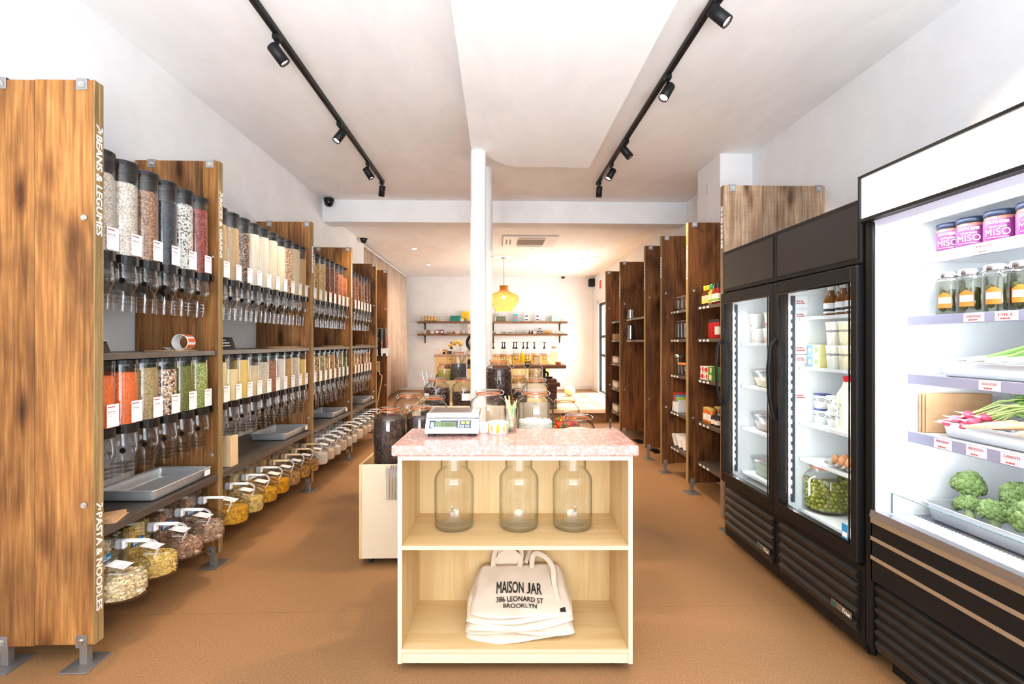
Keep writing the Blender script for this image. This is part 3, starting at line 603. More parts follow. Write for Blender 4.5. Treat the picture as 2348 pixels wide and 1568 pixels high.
LO = [['red lentils', 'red lentils', 'green lentils', 'mixed beans', 'mung beans', 'split peas'],
      ['cornmeal', 'cornmeal', 'yellow polenta', 'couscous', 'rolled oats', 'brown lentils', 'white rice', 'golden bulgur', 'rolled oats', 'yellow polenta'],
      ['seeds', 'chips', 'seeds', 'cashews', 'peanuts', 'chips', 'seeds', 'pumpkin seeds'], ['granola', 'cereal', 'granola', 'almonds', 'cereal', 'granola', 'seeds']]
YS = [[2.383 + .1533 * k for k in range(6)], [3.368 + .1545 * k for k in range(10)], [4.985 + .1525 * k for k in range(8)], [6.40 + .1495 * k for k in range(6)]]
LV = [.80, .84, .88, .74, .86, .78, .9, .82, .86, .7]
for b in range(4):
    # black mounting rails on the wall behind each row
    for z, nm in ((1.70, 'upper'), (1.01, 'lower')):
        tag(ob('mounting_rail', MB().box(-2.02, -1.995, BAYS[b][0] + .003, BAYS[b][1] - .003, z - (.05 if nm == 'upper' else .025), z + .04, .003), G['black_plastic']), '%s black rail behind the dispensers of the %s left bay' % (nm, BAYN[b]), 'rail', 'dispenser mounting rails')
    for k, Y in enumerate(YS[b]):
        f = UP[b][k]; lv = LV[(k * 3 + b) % 10]
        if b == 0: lv = [.8, .79, .80, .78, .84, .86][k]
        if b == 1: lv = [.78, .80, .78, .85, .87, .88, .84, .86, .92, .78][k]
        dispenser(b, 'upper', k, Y, 1.772, .445, f, lv)
        lv = LV[(k * 7 + b * 2) % 10]
        if b == 0: lv = [.8, .83, .88, .82, .86, .9][k]
        dispenser(b, 'lower', k, Y, .963, .300, LO[b][k], lv)

# --- scoop bin; local +x looks into the aisle
def foot(w, front, back, n=12): return [(-back, -w)] + [(.015 + (front - .015) * math.sin(a), -w * math.cos(a)) for a in [PI * k / n for k in range(n + 1)]] + [(-back, w)]
BW = .1
def bin_body():
    o = foot(BW, .15, .26); m = MB()
    m.loft([[(x * .96, y * .94, .0) for x, y in o], [(x, y, .02) for x, y in o], [(x, y, .115 + max(0, -(x - .15)) * .18 if x > -.03 else .150) for x, y in o]], True, False)
    m.box(-.26, -.258, -BW, BW, .02, .30); m.box(-.26, -.03, -BW, -BW + .0015, .14, .30); m.box(-.26, -.03, BW - .0015, BW, .14, .30); m.box(-.032, -.030, -BW, BW, .15, .30)
    return m.mesh('bin_body', G['clear_plastic'])
def bin_lid():
    o = [p for p in foot(BW + .003, .156, .03)]; lo = [(x, y, .119 + (.15 - x) * .19) for x, y in o]; hi = [(x * .985, y * .985, z + .006) for x, y, z in lo]
    m = MB().loft([lo, hi], False, True, sm=False); rim = [(x, y, z + .004) for x, y, z in lo[1:-1]]; m.tube(rim, .003, 5); return m.mesh('bin_lid', G['clear_lid'])
BINB, BINL = bin_body(), bin_lid()
HOLD = MB().box(-.03, .012, .03, .034, .12, .28).box(-.03, .012, .086, .09, .12, .28).box(.008, .012, .03, .09, .12, .28).mesh('scoop_holder', G['ghost_plastic'])
def scoop_m(mat): return MB().box(-.03, .018, .044, .078, .19, .235, .008).box(.012, .125, .050, .072, .222, .236, .004).mesh('scoop', mat)
SCW, SCN = scoop_m(G['white_plastic']), scoop_m(plain(226, 200, 160))
cord = []
for k in range(140):
    s_ = k / 139; c = Vector((.125 + .03 * math.sin(s_ * PI), .061 + .035 * s_, .23 - .10 * s_ ** 1.6)); a = s_ * 2 * PI * 17; cord.append(c + Vector((.0015 * math.cos(a), .0055 * math.cos(a), .0055 * math.sin(a))))
CORD = MB().tube(cord, .0014, 3).mesh('coil_cord', G['white_plastic'])
BLAB = MB().box(-.042, .042, -.035, .035, 0, .0008); BLAB.mat(1); glyphs(BLAB, (.028, -.03, .0011), (0, 1, 0), (-1, 0, 0), .05, .006, 5); glyphs(BLAB, (.012, -.03, .0011), (0, 1, 0), (-1, 0, 0), .06, .004, 5); BLAB = BLAB.mesh('label', [G['label_paper'], G['label_ink']])
BRAND = MB().box(0, .0008, -.055, .03, 0, .034); BRAND.mat(1); text(BRAND, 'SFOGLINI', (.0012, -.050, .008), (0, 1, 0), (0, 0, 1), w=.075, h=.014, bold=.02); glyphs(BRAND, (.0012, -.03, .027), (0, 1, 0), (0, 0, 1), .03, .005, 3); BRAND = BRAND.mesh('brand_sticker', [plain(22, 112, 170), G['white_ink']])
LATCH = MB().box(.142, .149, .016, .034, .012, .02).mesh('latch', G['black_plastic'])
PASTA = {'wide cream pasta shells': [S(244, 226, 184), S(236, 212, 160), S(250, 236, 204)], 'yellow ziti tubes': [S(240, 208, 120), S(230, 190, 96), S(246, 222, 150)], 'brown rye pasta': [S(198, 158, 130), S(172, 128, 100), S(214, 180, 152)], 'pale spelt pasta': [S(214, 182, 152), S(190, 152, 124), S(226, 200, 174)],
 'golden macaroni': [S(238, 178, 44), S(226, 160, 30)], 'light gold pasta': [S(240, 214, 130), S(232, 200, 104)], 'yellow elbow pasta': [S(240, 172, 28), S(228, 152, 20)], 'tan noodles': [S(206, 160, 96), S(186, 136, 76)], 'mixed noodles': [S(200, 140, 62), S(160, 100, 44), S(226, 176, 96)], 'flour': [S(240, 232, 220), S(234, 224, 210)], 'oat flour': [S(228, 212, 190), S(220, 202, 178)]}
def pieces(cols, kind, n, front_z):
    """loose pasta seen through the bin wall: single pieces pressed against the curved front, joined as one part"""
    rng = random.Random(n); m = MB(); o = foot(BW - .009, .139, .20, 16)
    for i in range(n):
        if rng.random() < .72:
            a = rng.uniform(0, PI); px_, py_ = .015 + (.137 - .015) * math.sin(a) * rng.uniform(.93, 1), -(BW - .01) * math.cos(a); z = rng.uniform(.012, front_z)
            if rng.random() < .25: px_ = rng.uniform(-.02, .10); py_ = rng.uniform(-.08, .08); z = front_z + rng.uniform(-.004, .006)
        else: px_ = -.034 - rng.uniform(0, .01); py_ = rng.uniform(-BW + .012, BW - .012); z = rng.uniform(.12, .262)
        r = Matrix.Rotation(rng.uniform(0, 6.3), 3, 'Z') @ Matrix.Rotation(rng.uniform(0, 6.3), 3, 'X'); m.mi = rng.randrange(len(cols))
        if kind == 'tube':
            L = .02; cs = [Vector((0, .0035 * math.cos(2 * PI * j / 5), .0035 * math.sin(2 * PI * j / 5))) for j in range(5)]
            m.loft([[Vector((px_, py_, z)) + r @ (c + Vector((-L / 2, 0, 0))) for c in cs], [Vector((px_, py_, z)) + r @ (c + Vector((L / 2, 0, 0))) for c in cs]], True, True)
        else:
            cs = []
            for u in (-1, 0, 1): cs.append([Vector((px_, py_, z)) + r @ Vector((u * .009, v * .006, .004 * (1 - abs(v)) + .003 * abs(u) * rng.uniform(-1, 1))) for v in (-1, 0, 1)])
            vs = [q for c in cs for q in c]; m._add(vs, [(i2 * 3 + j, i2 * 3 + j + 1, i2 * 3 + j + 4, i2 * 3 + j + 3) for i2 in (0, 1) for j in (0, 1)], True)
    return m
def scoop_bin(b, k, Y, name, big=0, wood=False, brand=False, lid_open=False):
    t = thing('scoop_bin', 'clear scoop bin of %s, %s in the %s left bay' % (name, ORD[k], BAYN[b]), 'bin', (-1.783, Y, .225), 0, 'scoop bins under the left shelves')
    ob('bin_body', BINB, None, t); ob('lid', BINL, None, t); ob('scoop_holder', HOLD, None, t); ob('scoop', SCN if wood else SCW, None, t); ob('coil_cord', CORD, None, t); ob('latch', LATCH, None, t)
    ob('label', BLAB, None, t, (.045, -.02, .150), rot=(0, math.atan(.19), 0))
    cols = PASTA[name]; fz = .095 - .006 * (k % 3)
    flat = 'flour' in name
    if flat: mt = grain(name.replace(' ', '_'), cols, 300, .8)
    else: mt = grain(name.replace(' ', '_'), cols, 85 if not big else 60, .45, sq=(1, 1, .7))
    o = foot(BW - .004, .145, .25); inn = foot(BW - .012, .133, .25) if big else o
    if big: o = inn
    rg = [[(x * .96, y * .94, .004) for x, y in o], [(x, y, .02) for x, y in o], [(x, y, fz) for x, y in o]]
    mc = MB().loft(rg); mc.box(-.25, -.042 if big else -.035, -BW + .006, BW - .006, fz - .01, .235 + .02 * (k % 2), .004); ob('contents', mc, mt, t)
    if big: s_ = ob('pasta_pieces', pieces(cols, 'tube' if 'tubes' in name else 'flake', 420, fz), [base('pasta_%s_%d' % (name.replace(' ', '_'), i), c, .55) for i, c in enumerate(cols)], t); s_['kind'] = 'stuff'
    if brand: ob('brand_sticker', BRAND, None, t, (-.0285, .0, .152))
BN = [['wide cream pasta shells', 'yellow ziti tubes', 'brown rye pasta', 'pale spelt pasta'], ['golden macaroni', 'light gold pasta', 'golden macaroni', 'yellow elbow pasta', 'tan noodles', 'mixed noodles', 'mixed noodles'], ['flour', 'oat flour', 'flour', 'oat flour', 'flour', 'flour'], ['flour', 'oat flour', 'flour', 'oat flour', 'flour']]
for b, (st, dy) in enumerate(((2.425, .224), (3.40, .2205), (4.992, .207), (6.30, .215))):
    for k, nme in enumerate(BN[b]): scoop_bin(b, k, st + dy * k, nme, big=1 if b == 0 else 0, wood=(b == 1 and k >= 3), brand=(b == 0))

# --- steel pans and small things on the left shelves
def pan(label, loc, lx, ly, h, rz=0, tagm=True, name='steel_pan', group='steel pans'):
    t = thing(name, label, 'tray', loc, rz, group); m = MB(); rs = []
    def rr(hx, hy, r, z, n=5):
        P = []
        for sx, sy, a0 in ((1, 1, 0), (-1, 1, PI / 2), (-1, -1, PI), (1, -1, 1.5 * PI)):
            for k in range(n + 1): a = a0 + PI / 2 * k / n; P.append((sx * (hx - r) + r * math.cos(a), sy * (hy - r) + r * math.sin(a), z))
        return P
    a, b = lx / 2, ly / 2
    rs = [rr(a - .03, b - .03, .02, .0015), rr(a - .022, b - .022, .022, .008), rr(a - .014, b - .014, .02, h - .012), rr(a - .012, b - .012, .02, h - .002), rr(a - .002, b - .002, .022, h), rr(a, b, .022, h - .004)]
    m.loft(rs, True, False)
    o = ob('pan_body', m, G['tray_steel'], t); s_ = o.modifiers.new('s', 'SOLIDIFY'); s_.thickness = .0015; s_.offset = 0
    if tagm: ob('price_tag', MB().box(a + .0005, a + .0015, b - .09, b - .03, h - .042, h - .008, .0003), G['label_paper'], t)
    return t
for i, (Y, lab) in enumerate(((2.93, 'shallow steel pan on the lower shelf of the first left bay'), (4.55, 'shallow steel pan on the lower shelf of the second left bay'), (5.80, 'shallow steel pan on the lower shelf of the third left bay'), (7.06, 'shallow steel pan on the lower shelf of the fourth left bay'))):
    pan(lab, (-1.91, Y, .576), .325, .53 if i == 0 else .50, .062)
t = pan('plastic tub with a metal scoop at the near end of the first middle shelf', (-1.93, 2.40, 1.348), .20, .17, .06, tagm=False, name='scoop_tub', group=None); t['category'] = 'tub'
ob('scoop', MB().rev([(.001, 0), (.04, .004), (.055, .02), (.058, .03)], 16, (0, .0, .045)), G['steel'], t)
ob('sign_card', MB().prism([(.09, .0), (.115, .0), (.09, .06)], -.02, .06, 'y'), G['black_matte'], t)
# roll of orange stickers
t = thing('sticker_roll', 'loose roll of orange and white stickers on the first middle shelf', 'sticker roll', (-1.86, 3.09, 1.3485), math.radians(-88))
rl = MB().rev([(.047, -.04), (.047, .04)], 32, (0, 0, .05), 'x', False, False); rl.rev([(.044, .04), (.044, -.04)], 32, (0, 0, .05), 'x', False, False); rl.rev([(.044, -.04), (.047, -.04)], 32, (0, 0, .05), 'x', False, False, False).rev([(.047, .04), (.044, .04)], 32, (0, 0, .05), 'x', False, False, False)
ob('core', rl, G['label_paper'], t); st = MB()
for k in range(8):
    a0 = k * PI / 4
    for j in range(3):
        a, b_ = a0 + j * .16, a0 + (j + 1) * .16; r_ = .0475
        st.quad((-.036, r_ * math.cos(a), .05 + r_ * math.sin(a)), (.036, r_ * math.cos(a), .05 + r_ * math.sin(a)), (.036, r_ * math.cos(b_), .05 + r_ * math.sin(b_)), (-.036, r_ * math.cos(b_), .05 + r_ * math.sin(b_)))
ob('sticker', st, plain(240, 110, 44), t); ob('paper_tail', MB()._add([(-.04, -.01, .003), (.04, -.01, .003), (.04, -.06, .004), (-.04, -.06, .004), (.04, -.10, .02), (-.04, -.10, .02)], [(0, 1, 2, 3), (3, 2, 4, 5)]), G['label_paper'], t)
tag(ob('paper_sheet', MB().box(-.09, .09, -.14, .14, 0, .004, .001), G['kraft'], None, (-1.90, 3.05 - .0, 1.3475), .2), 'thin brown paper sheets under the sticker roll', 'paper')
for b, Y, z in ((1, 4.55, 1.3475), (2, 5.85, 1.3475), (3, 7.15, 1.3475)):
    m = MB()
    for k in range(3): m.box(-.1 + .004 * k, .1 - .006 * k, -.19 + .01 * k, .19, k * .0045, k * .0045 + .003, .001)
    tag(ob('paper_bag', m, G['kraft'], None, (-1.86, Y, z), .1 * b), 'flat brown paper bags on the middle shelf of the %s left bay' % BAYN[b], 'paper bag', 'flat kraft bags')
m = MB().box(-.1, .1, -.08, .08, 0, .003, .001).prism([(-.08, .003), (.09, .003), (.09, .02)], -.07, .075, 'y'); tag(ob('paper_bag', m, G['kraft'], None, (-1.85, 2.42, .5755), .3), 'folded brown paper bag at the near end of the lowest left shelf', 'paper bag', 'flat kraft bags')
t = thing('sign_card', 'small black folded card with handwriting on the second middle shelf', 'card', (-1.90, 3.62, 1.348), math.radians(-30)); ob('card', MB().prism([(.035, 0), (.045, .0), (0, .085), (-.005, .08)], -.055, .055, 'y'), G['black_matte'], t)
cm = MB(); d_ = Vector((-.045, 0, .085)).normalized()
for k, w_ in enumerate((.06, .075, .07)): glyphs(cm, Vector((.0455, -.04, 0)) + d_ * (.07 - k * .022), (0, 1, 0), d_, w_, .013, 4)
ob('handwriting', cm, G['white_ink'], t)
t = thing('paper_cup', 'small white cup near the RICES upright on the second middle shelf', 'cup', (-1.93, 3.50, 1.348)); ob('cup_body', MB().rev([(.026, 0), (.034, .07), (.031, .07), (.024, .004), (.001, .004)], 20), G['white_plastic'], t); ob('lip', MB().torus((0, 0, .07), .0335, .002, 20, 6), G['white_plastic'], t)
# wooden funnel block under a spout of the second bay
t = thing('funnel_block', 'pale wooden funnel block standing on the second lower shelf', 'block', (-1.79, 3.455, .576))
m = MB().box(-.045, .045, -.045, .045, 0, .20, .003); ob('block', m, plain(226, 196, 152), t); ob('chute', MB().rev([(.028, .201), (.034, .205), (.03, .206), (.026, .2015)], 20, cap0=False, cap1=False), G['steel_dark'], t)
# wall dispenser and scoops on the last left upright
t = thing('wall_dispenser', 'clear acrylic tube dispenser with black back plate on the last left upright', 'dispenser', (-1.88, 8.06, 1.20))
ob('back_plate', MB().box(-.11, .11, .03, .045, .0, .40, .004), G['black_matte'], t)
for k in range(4): tb = ob('tube', MB().rev([(.022, .1), (.022, .42)], 14, (-.07 + .075 * k, -.0, 0), cap0=False, cap1=False), G['clear_plastic'], t); ob('contents', MB().rev([(.02, .12), (.02, .24 + .03 * (k % 2)), (.001, .25)], 14, (-.07 + .075 * k, 0, 0)), food(['almonds', 'granola', 'hazelnuts', 'dried apricots'][k]), tb)
for k in range(4): ob('outlet', MB().cyl((-.07 + .075 * k, 0, -.02), .014, .11, 10), G['steel_bright'], t)
ob('knob', MB().rev([(.03, -.02), (.03, .01), (.02, .014)], 16, (-.03, -.03, .17), 'y'), G['black_plastic'], t)
ob('price_strip', MB().box(.07, .19, -.026, -.024, .02, .10), G['label_paper'], t)
t = thing('glass_shelf', 'small black framed glass shelf below the wall dispenser', 'shelf', (-1.87, 8.03, .93)); ob('pane', MB().box(-.15, .24, -.12, .06, 0, .008, .002), G['pane_glass'], t); ob('bracket', MB().box(-.15, .06, .04, .085, -.035, -.0005, .003), G['black_matte'], t)
for k in range(2):
    m = MB().box(-.045, .045, -.012, .012, 0, .16, .004); g = thing('snack_pouch', '%s brown pouch standing on the glass shelf' % ['left', 'right'][k], 'pouch', (-1.97 + .1 * k, 8.03, .9385), 0, 'pouches on the glass shelf'); ob('pouch_body', m, G['kraft'], g); ob('print_mark', MB().box(-.015, .015, -.0135, -.012, .10, .125), G['ink_black'], g)
# twine tied to the fifth upright
tag(ob('hanging_strap', MB().tube([(0, 0, 0), (.02, -.01, -.05), (.05, -.012, -.06), (.03, 0, -.2), (-.02, 0, -.45), (-.05, 0, -.62)], .009, 5), plain(196, 160, 120), None, (-1.70, 7.41, .98)), 'tan leather strap hanging beside the fifth left upright', 'strap')
# ================================================================ the plywood counter with its terrazzo top
CY = 2.163; cx0 = .078; CR = -YAW
t = thing('counter', 'open birch plywood counter with pink terrazzo top in the aisle', 'counter', (cx0, CY, 0), CR)
HW, DP, ZT = .4985, .425, .918
P1, PX, PE, PYY = G['birch_ply'], G['birch_ply_x'], G['ply_edge'], G['birch_ply_y']
def panel(name, a, face, edge, edgebox=None):
    o = ob(name, MB().box(*a, .001), face, t)
    if edgebox: ob('edge_band', MB().box(*edgebox), edge, o)
    return o
for s_ in (-1, 1): panel('side_panel', (s_ * HW, s_ * (HW - .018), .001, DP, .035, ZT), P1, G['pale_panel'], (s_ * HW, s_ * (HW - .018), .0, .0013, .035, ZT))
panel('back_panel', (-HW + .018, HW - .018, DP - .012, DP, .09, ZT), P1, P1)
panel('top_rail', (-HW + .018, HW - .018, .002, DP - .012, ZT - .02, ZT - .001), PX, G['pale_panel'], (-HW + .018, HW - .018, .0005, .0022, ZT - .02, ZT - .001))
panel('shelf', (-HW + .018, HW - .018, .002, DP - .012, .517, .535), PX, PE, (-HW + .018, HW - .018, .0005, .0022, .517, .535))
panel('shelf', (-HW + .018, HW - .018, .002, DP - .012, .078, .096), PX, PE, (-HW + .018, HW - .018, .0005, .0022, .078, .096))
panel('kick_board', (-HW + .018, HW - .018, .004, .022, .035, .0775), G['pale_panel'], PE)
ob('worktop', MB().box(-.522, .522, -.016, .418, ZT, .963, .005), G['terrazzo'], t)
for x in (-.42, .42):
    for y in (.06, DP - .06): c = ob('caster', MB().cyl((x - .012, y, .0175), .017, .024, 14, 'x'), G['rubber'], t); ob('fork', MB().box(x - .016, x + .016, y - .016, y + .016, .018, .0345), G['steel_dark'], c)
def onc(px, py, z):
    """a point on a level of the counter"""
    return atZ(px, py, z)

# --- tall glass drink dispensers on the counter's shelf
def dispenser_jar(label, px, var):
    c = atZ(px, 1208, .536); t = thing('beverage_jar', label, 'jar', (c[0], c[1] + .012, .5362), CR, 'empty beverage jars')
    r = .0925; b = MB().rev([(.001, .003), (.06, .003), (.082, .0), (.088, .003), (r, .015), (r, .218), (r - .004, .240), (r - .016, .259), (.068, .268), (.0635, .274), (.0635, .352)], 40, cap0=False, cap1=False)
    b.rev([(r - .0035, .02), (.075, .012), (.05, .016), (.001, .018)], 40, cap0=False, cap1=False)
    ob('glass_body', b, G['jar_glass'], t); ob('rim', MB().torus((0, 0, .350), .0655, .003, 36, 8), G['jar_glass'], t); ob('lid', MB().rev([(.001, .372), (.05, .370), (.066, .362), (.066, .355), (.001, .355)], 32), G['jar_glass'], t)
    ob('wire_clasp', MB().tube([(-.02, -.068, .35), (-.012, -.075, .338), (0, -.072, .343), (.012, -.075, .338), (.02, -.068, .35)], .0018, 5), G['steel_bright'], t)
    ob('tap_hole', MB().torus((.0, -r, .085), .014, .0022, 20, 6, 'y'), G['jar_glass'], t)
    if var: ob('tap_nut', MB().rev([(.012, 0), (.012, .006), (.001, .006)], 14, (.002, -r + .012, .088), 'y'), G['zinc'], t); ob('tap_lever', MB().tube([(.002, -r - .004, .1), (.004, -r - .01, .115), (.0, -r - .008, .125)], .0035, 6), G['steel_bright'], t)
    return t
dispenser_jar('tall empty glass jar with tap, first on the counter shelf', 1041, 1); dispenser_jar('tall empty glass jar without tap lever, middle of the counter shelf', 1190, 0); dispenser_jar('tall empty glass jar with tap, last on the counter shelf', 1313, 1)

# --- folded canvas totes
def tote(k, label, n=26):
    """one folded bag of the pile: a soft slab that leans back over the ones below"""
    t = thing('canvas_tote', label, 'tote bag', (tc[0], tc[1], .0965), CR, 'folded tote bags')
    rng = random.Random(40 + k); zb, zt = LAY[k]; m = MB(); ex = rng.uniform(-.008, .008); hx = .232 + rng.uniform(-.006, .010) + (.012 if k in (1, 2, 4) else 0); hy0, hy1 = -.128 + (-.022 if k % 2 == 0 and k < 6 else .004) + rng.uniform(-.008, .006), .15
    nx, ny = n, 18; top, bot = [], []
    for j in range(ny + 1):
        for i in range(nx + 1):
            u, v = i / nx * 2 - 1, j / ny
            w = hx * (1 - .10 * v - .05 * (abs(v - .35) * 2) ** 3); bulge = 1 + .02 * math.sin(v * 9 + k)
            x = ex + u * w * bulge; y = hy0 + (hy1 - hy0) * v + .010 * math.sin(u * 3 + k) - .018 * (1 - abs(u)) * (1 - v) + (.03 * abs(u) ** 4) * (1 - v)
            lean = .115 * v ** 1.25
            ed = max(0, 1 - ((1 - abs(u)) / .10)) if abs(u) > .9 else 0; ev = max(0, 1 - v / .10) if v < .10 else 0; e = max(ed, ev)
            wr = .004 * noise.noise(Vector((x * 9 + k * 5, y * 14, k))) + .0022 * noise.noise(Vector((x * 26, y * 30, k * 2)))
            mid = (zb + zt) / 2; th = (zt - zb) / 2 * math.sqrt(max(.02, 1 - e * e))
            sag = .010 * math.sin(u * 2.2 + k * 1.3) * (1 - v)
            top.append((x, y, mid + th + lean + (wr if k == 6 else wr * .6) + sag)); bot.append((x, y, mid - th + lean + wr * .6 + sag))
    N = nx + 1; F = lambda b, r: [(b + j * N + i, b + j * N + i + 1, b + (j + 1) * N + i + 1, b + (j + 1) * N + i)[::r] for j in range(ny) for i in range(nx)]
    m._add(top + bot, F(0, 1) + F(N * (ny + 1), -1), True); B = N * (ny + 1)
    side = []
    per = [i for i in range(N)] + [j * N + nx for j in range(1, ny + 1)] + [ny * N + i for i in range(nx - 1, -1, -1)] + [j * N for j in range(ny - 1, 0, -1)]
    for a, b in zip(per, per[1:] + per[:1]): side.append((B + a, B + b, b, a))
    b0 = len(m.v) - 2 * B
    for f in side: m.f.append(tuple(b0 + i for i in f)); m.m.append(0); m.s.append(True)
    o = ob('bag_body', m, G['canvas'], t)
    return t, top, nx, ny
tc = atZ(1193, 1440, .0965); tc = (tc[0], tc[1] + .055)
LAY = []; z = 0
for k in range(7): th = .0135 if k < 6 else .010; LAY.append((z + .0005, z + th - .0005)); z += th
names = ['lowest', 'second', 'third', 'fourth', 'fifth', 'sixth']
for k in range(6): tote(k, '%s cream canvas tote from the bottom of the folded pile' % names[k] if k else 'bottom cream canvas tote of the folded pile')
t, top, nx, ny = tote(6, 'top cream canvas tote printed MAISON JAR on the pile')
def bagz(x, y):
    q = sorted(((p[0] - x) ** 2 + (p[1] - y) ** 2 + 1e-6, p[2]) for p in top)[:6]; return sum(z / d for d, z in q) / sum(1 / d for d, z in q)
def on_bag(s_, x, y, w, h, bold, spacing=1.0):
    m = MB(); text(m, s_, (x, y, 0), (1, 0, 0), (0, 1, 0), w, h, bold, spacing=spacing)
    # drape: split long faces is not needed at this size; follow the cloth
    m.v = [(a, b, bagz(a, b) + .0045 + c) for a, b, c in m.v]; return m

for w_, x_, l_ in (('MAISON', -.108, .126), ('J', .033, .016), ('AR', .052, .05)): ob('lettering', on_bag(w_, x_, -.016, l_, .058, .018), G['ink_black'], t)
ob('lettering', on_bag('386 LEONARD ST', -.108, -.062, .215, .028, .015), G['ink_black'], t); ob('lettering', on_bag('BROOKLYN', -.075, -.096, .15, .023, .015), G['ink_black'], t)
ob('side_label', MB().xf(Matrix()) if False else MB().box(.18, .206, -.10, -.055, bagz(.19, -.08) + .002, bagz(.19, -.08) + .0045, .001), G['ink_black'], t)
def strap(pts):
    P = [Vector(p) for p in pts]; Q = []
    for i in range(len(P) - 1):
        a, b, c, e = P[max(i - 1, 0)], P[i], P[i + 1], P[min(i + 2, len(P) - 1)]
        for k in range(5): u = k / 5; Q.append(.5 * (2 * b + (c - a) * u + (2 * a - 5 * b + 4 * c - e) * u * u + (3 * b - a - 3 * c + e) * u ** 3))
    pts = Q + [P[-1]]
    return MB().tube(pts, .012, 8, flat=(.0135, .0016))
zt_ = bagz(0, .14)
ob('strap', strap([(-.13, .13, zt_ - .01), (-.125, .16, zt_ + .035), (-.11, .175, zt_ + .085), (-.085, .19, zt_ + .12)]), G['canvas'], t)
ob('strap', strap([(.0, .13, zt_ - .005), (.01, .16, zt_ + .05), (.0, .18, zt_ + .10), (.03, .19, zt_ + .115), (.035, .19, zt_ + .06), (.02, .17, zt_ + .02)]), G['canvas'], t)
ob('strap', strap([(.03, .15, zt_ + .005), (.05, .17, zt_ + .05), (.075, .185, zt_ + .10), (.10, .19, zt_ + .12)]), G['canvas'], t)
ob('strap', strap([(.06, .12, zt_ - .005), (.065, .13, zt_ + .045), (.085, .135, zt_ + .06), (.13, .12, zt_ + .045), (.16, .09, zt_ + .01), (.165, .04, bagz(.165, .04) + .006), (.175, -.03, bagz(.175, -.03) + .004)]), G['canvas'], t)
fl = MB(); rs = []
for j in range(9):
    a = PI * j / 8; rs.append((.0 + -.05 - .075 * math.cos(a), .135 + .02, zt_ - .01 + .085 * math.sin(a)))
fl.prism([(p[0], p[2]) for p in rs], .148, .154, 'y'); ob('folded_flap', fl, G['canvas'], t)
ob('folded_flap', MB().prism([(-.12, zt_ - .02), (-.02, zt_ - .02), (-.03, zt_ + .075), (-.10, zt_ + .085)], .157, .162, 'y'), G['canvas'], t)

# --- weighing scale
c = atZ(1035, 1003, .963); t = thing('weighing_scale', 'white digital shop scale with steel platter on the terrazzo counter', 'scale', (c[0], c[1] + .012, .9632), CR + .02)
hw = .122
prof = [(0, .016), (.205, .016), (.205, .078), (.05, .082), (.034, .078), (.002, .032)]
ob('housing', MB().prism([(y, z) for y, z in prof], -hw, hw, 'x'), G['white_plastic'], t)
for x in (-.095, .095):
    for y in (.03, .175): ob('foot', MB().rev([(.019, 0), (.019, .007), (.013, .0158)], 16, (x, y, 0)), G['rubber'], t)
ob('platter_support', MB().box(-hw + .012, hw - .012, .03, .2, .0825, .088), plain(190, 190, 192), t)
pl = MB().box(-hw + .004, hw + .006, .01, .215, .0885, .108, .003); pl.mat(1).box(-hw + .02, hw - .035, .025, .205, .1078, .109); ob('platter', pl, [G['steel_bright'], plain(150, 138, 130, .35, 1)], t)
fd = Vector((0, .032, .046)).normalized(); fn = Vector((0, -fd.z, fd.y))
def fq(x0, x1, s0, s1, off=.0008, mi=0, m=None):
    m = m or MB(); o = Vector((0, .002, .032)) + fn * off; m.mi = mi
    m._add([o + Vector((x0, 0, 0)) + fd * s0, o + Vector((x1, 0, 0)) + fd * s0, o + Vector((x1, 0, 0)) + fd * s1, o + Vector((x0, 0, 0)) + fd * s1], [(0, 1, 2, 3)]); return m
ob('display_panel', fq(-.105, .028, .008, .048), plain(78, 86, 102), t); ob('key_panel', fq(.034, .088, .008, .048), plain(78, 86, 102), t)
ob('screen', fq(-.078, .016, .015, .040, .0014), plain(122, 140, 98, .2), t); ob('side_strip', fq(-.098, -.084, .012, .038, .0014), plain(206, 210, 220), t)
dg = MB(); o = Vector((-.048, .002, .032)) + fn * .002
text(dg, '0.0000', o + fd * .018, (1, 0, 0), fd, w=.056, h=.016); ob('digits', dg, plain(44, 56, 40), t)
lg = MB(); text(lg, 'CAS', Vector((-.074, .002, .032)) + fn * .002 + fd * .0415, (1, 0, 0), fd, w=.02, h=.0055, bold=.02); ob('logo', lg, G['white_ink'], t)
for i, (x0, s0, cc) in enumerate(((.041, .030, (196, 214, 60)), (.063, .030, (196, 214, 60)), (.038, .011, (236, 238, 242)), (.062, .012, (196, 200, 208)))): k_ = ob('key', fq(x0, x0 + .018, s0, s0 + .013, .0016), plain(*cc), t); ob('key_print', fq(x0 + .003, x0 + .015, s0 + .004, s0 + .009, .0021), plain(90, 96, 110) if i > 1 else G['white_ink'], k_)
nt = MB(); fq(-.086, .022, -.008, .0128, .0024, 0, nt); nt.mat(1); b_ = Vector((-.062, .002, .032)) + fn * .003
text(nt, 'Please write', b_ + fd * .0045, (1, 0, 0), fd, w=.062, h=.0065, skew=.2); text(nt, 'the weight in lbs.', b_ + fd * -.0045, (1, 0, 0), fd, w=.072, h=.0065, skew=.2); ob('paper_note', nt, [G['label_paper'], G['ink_black']], t)
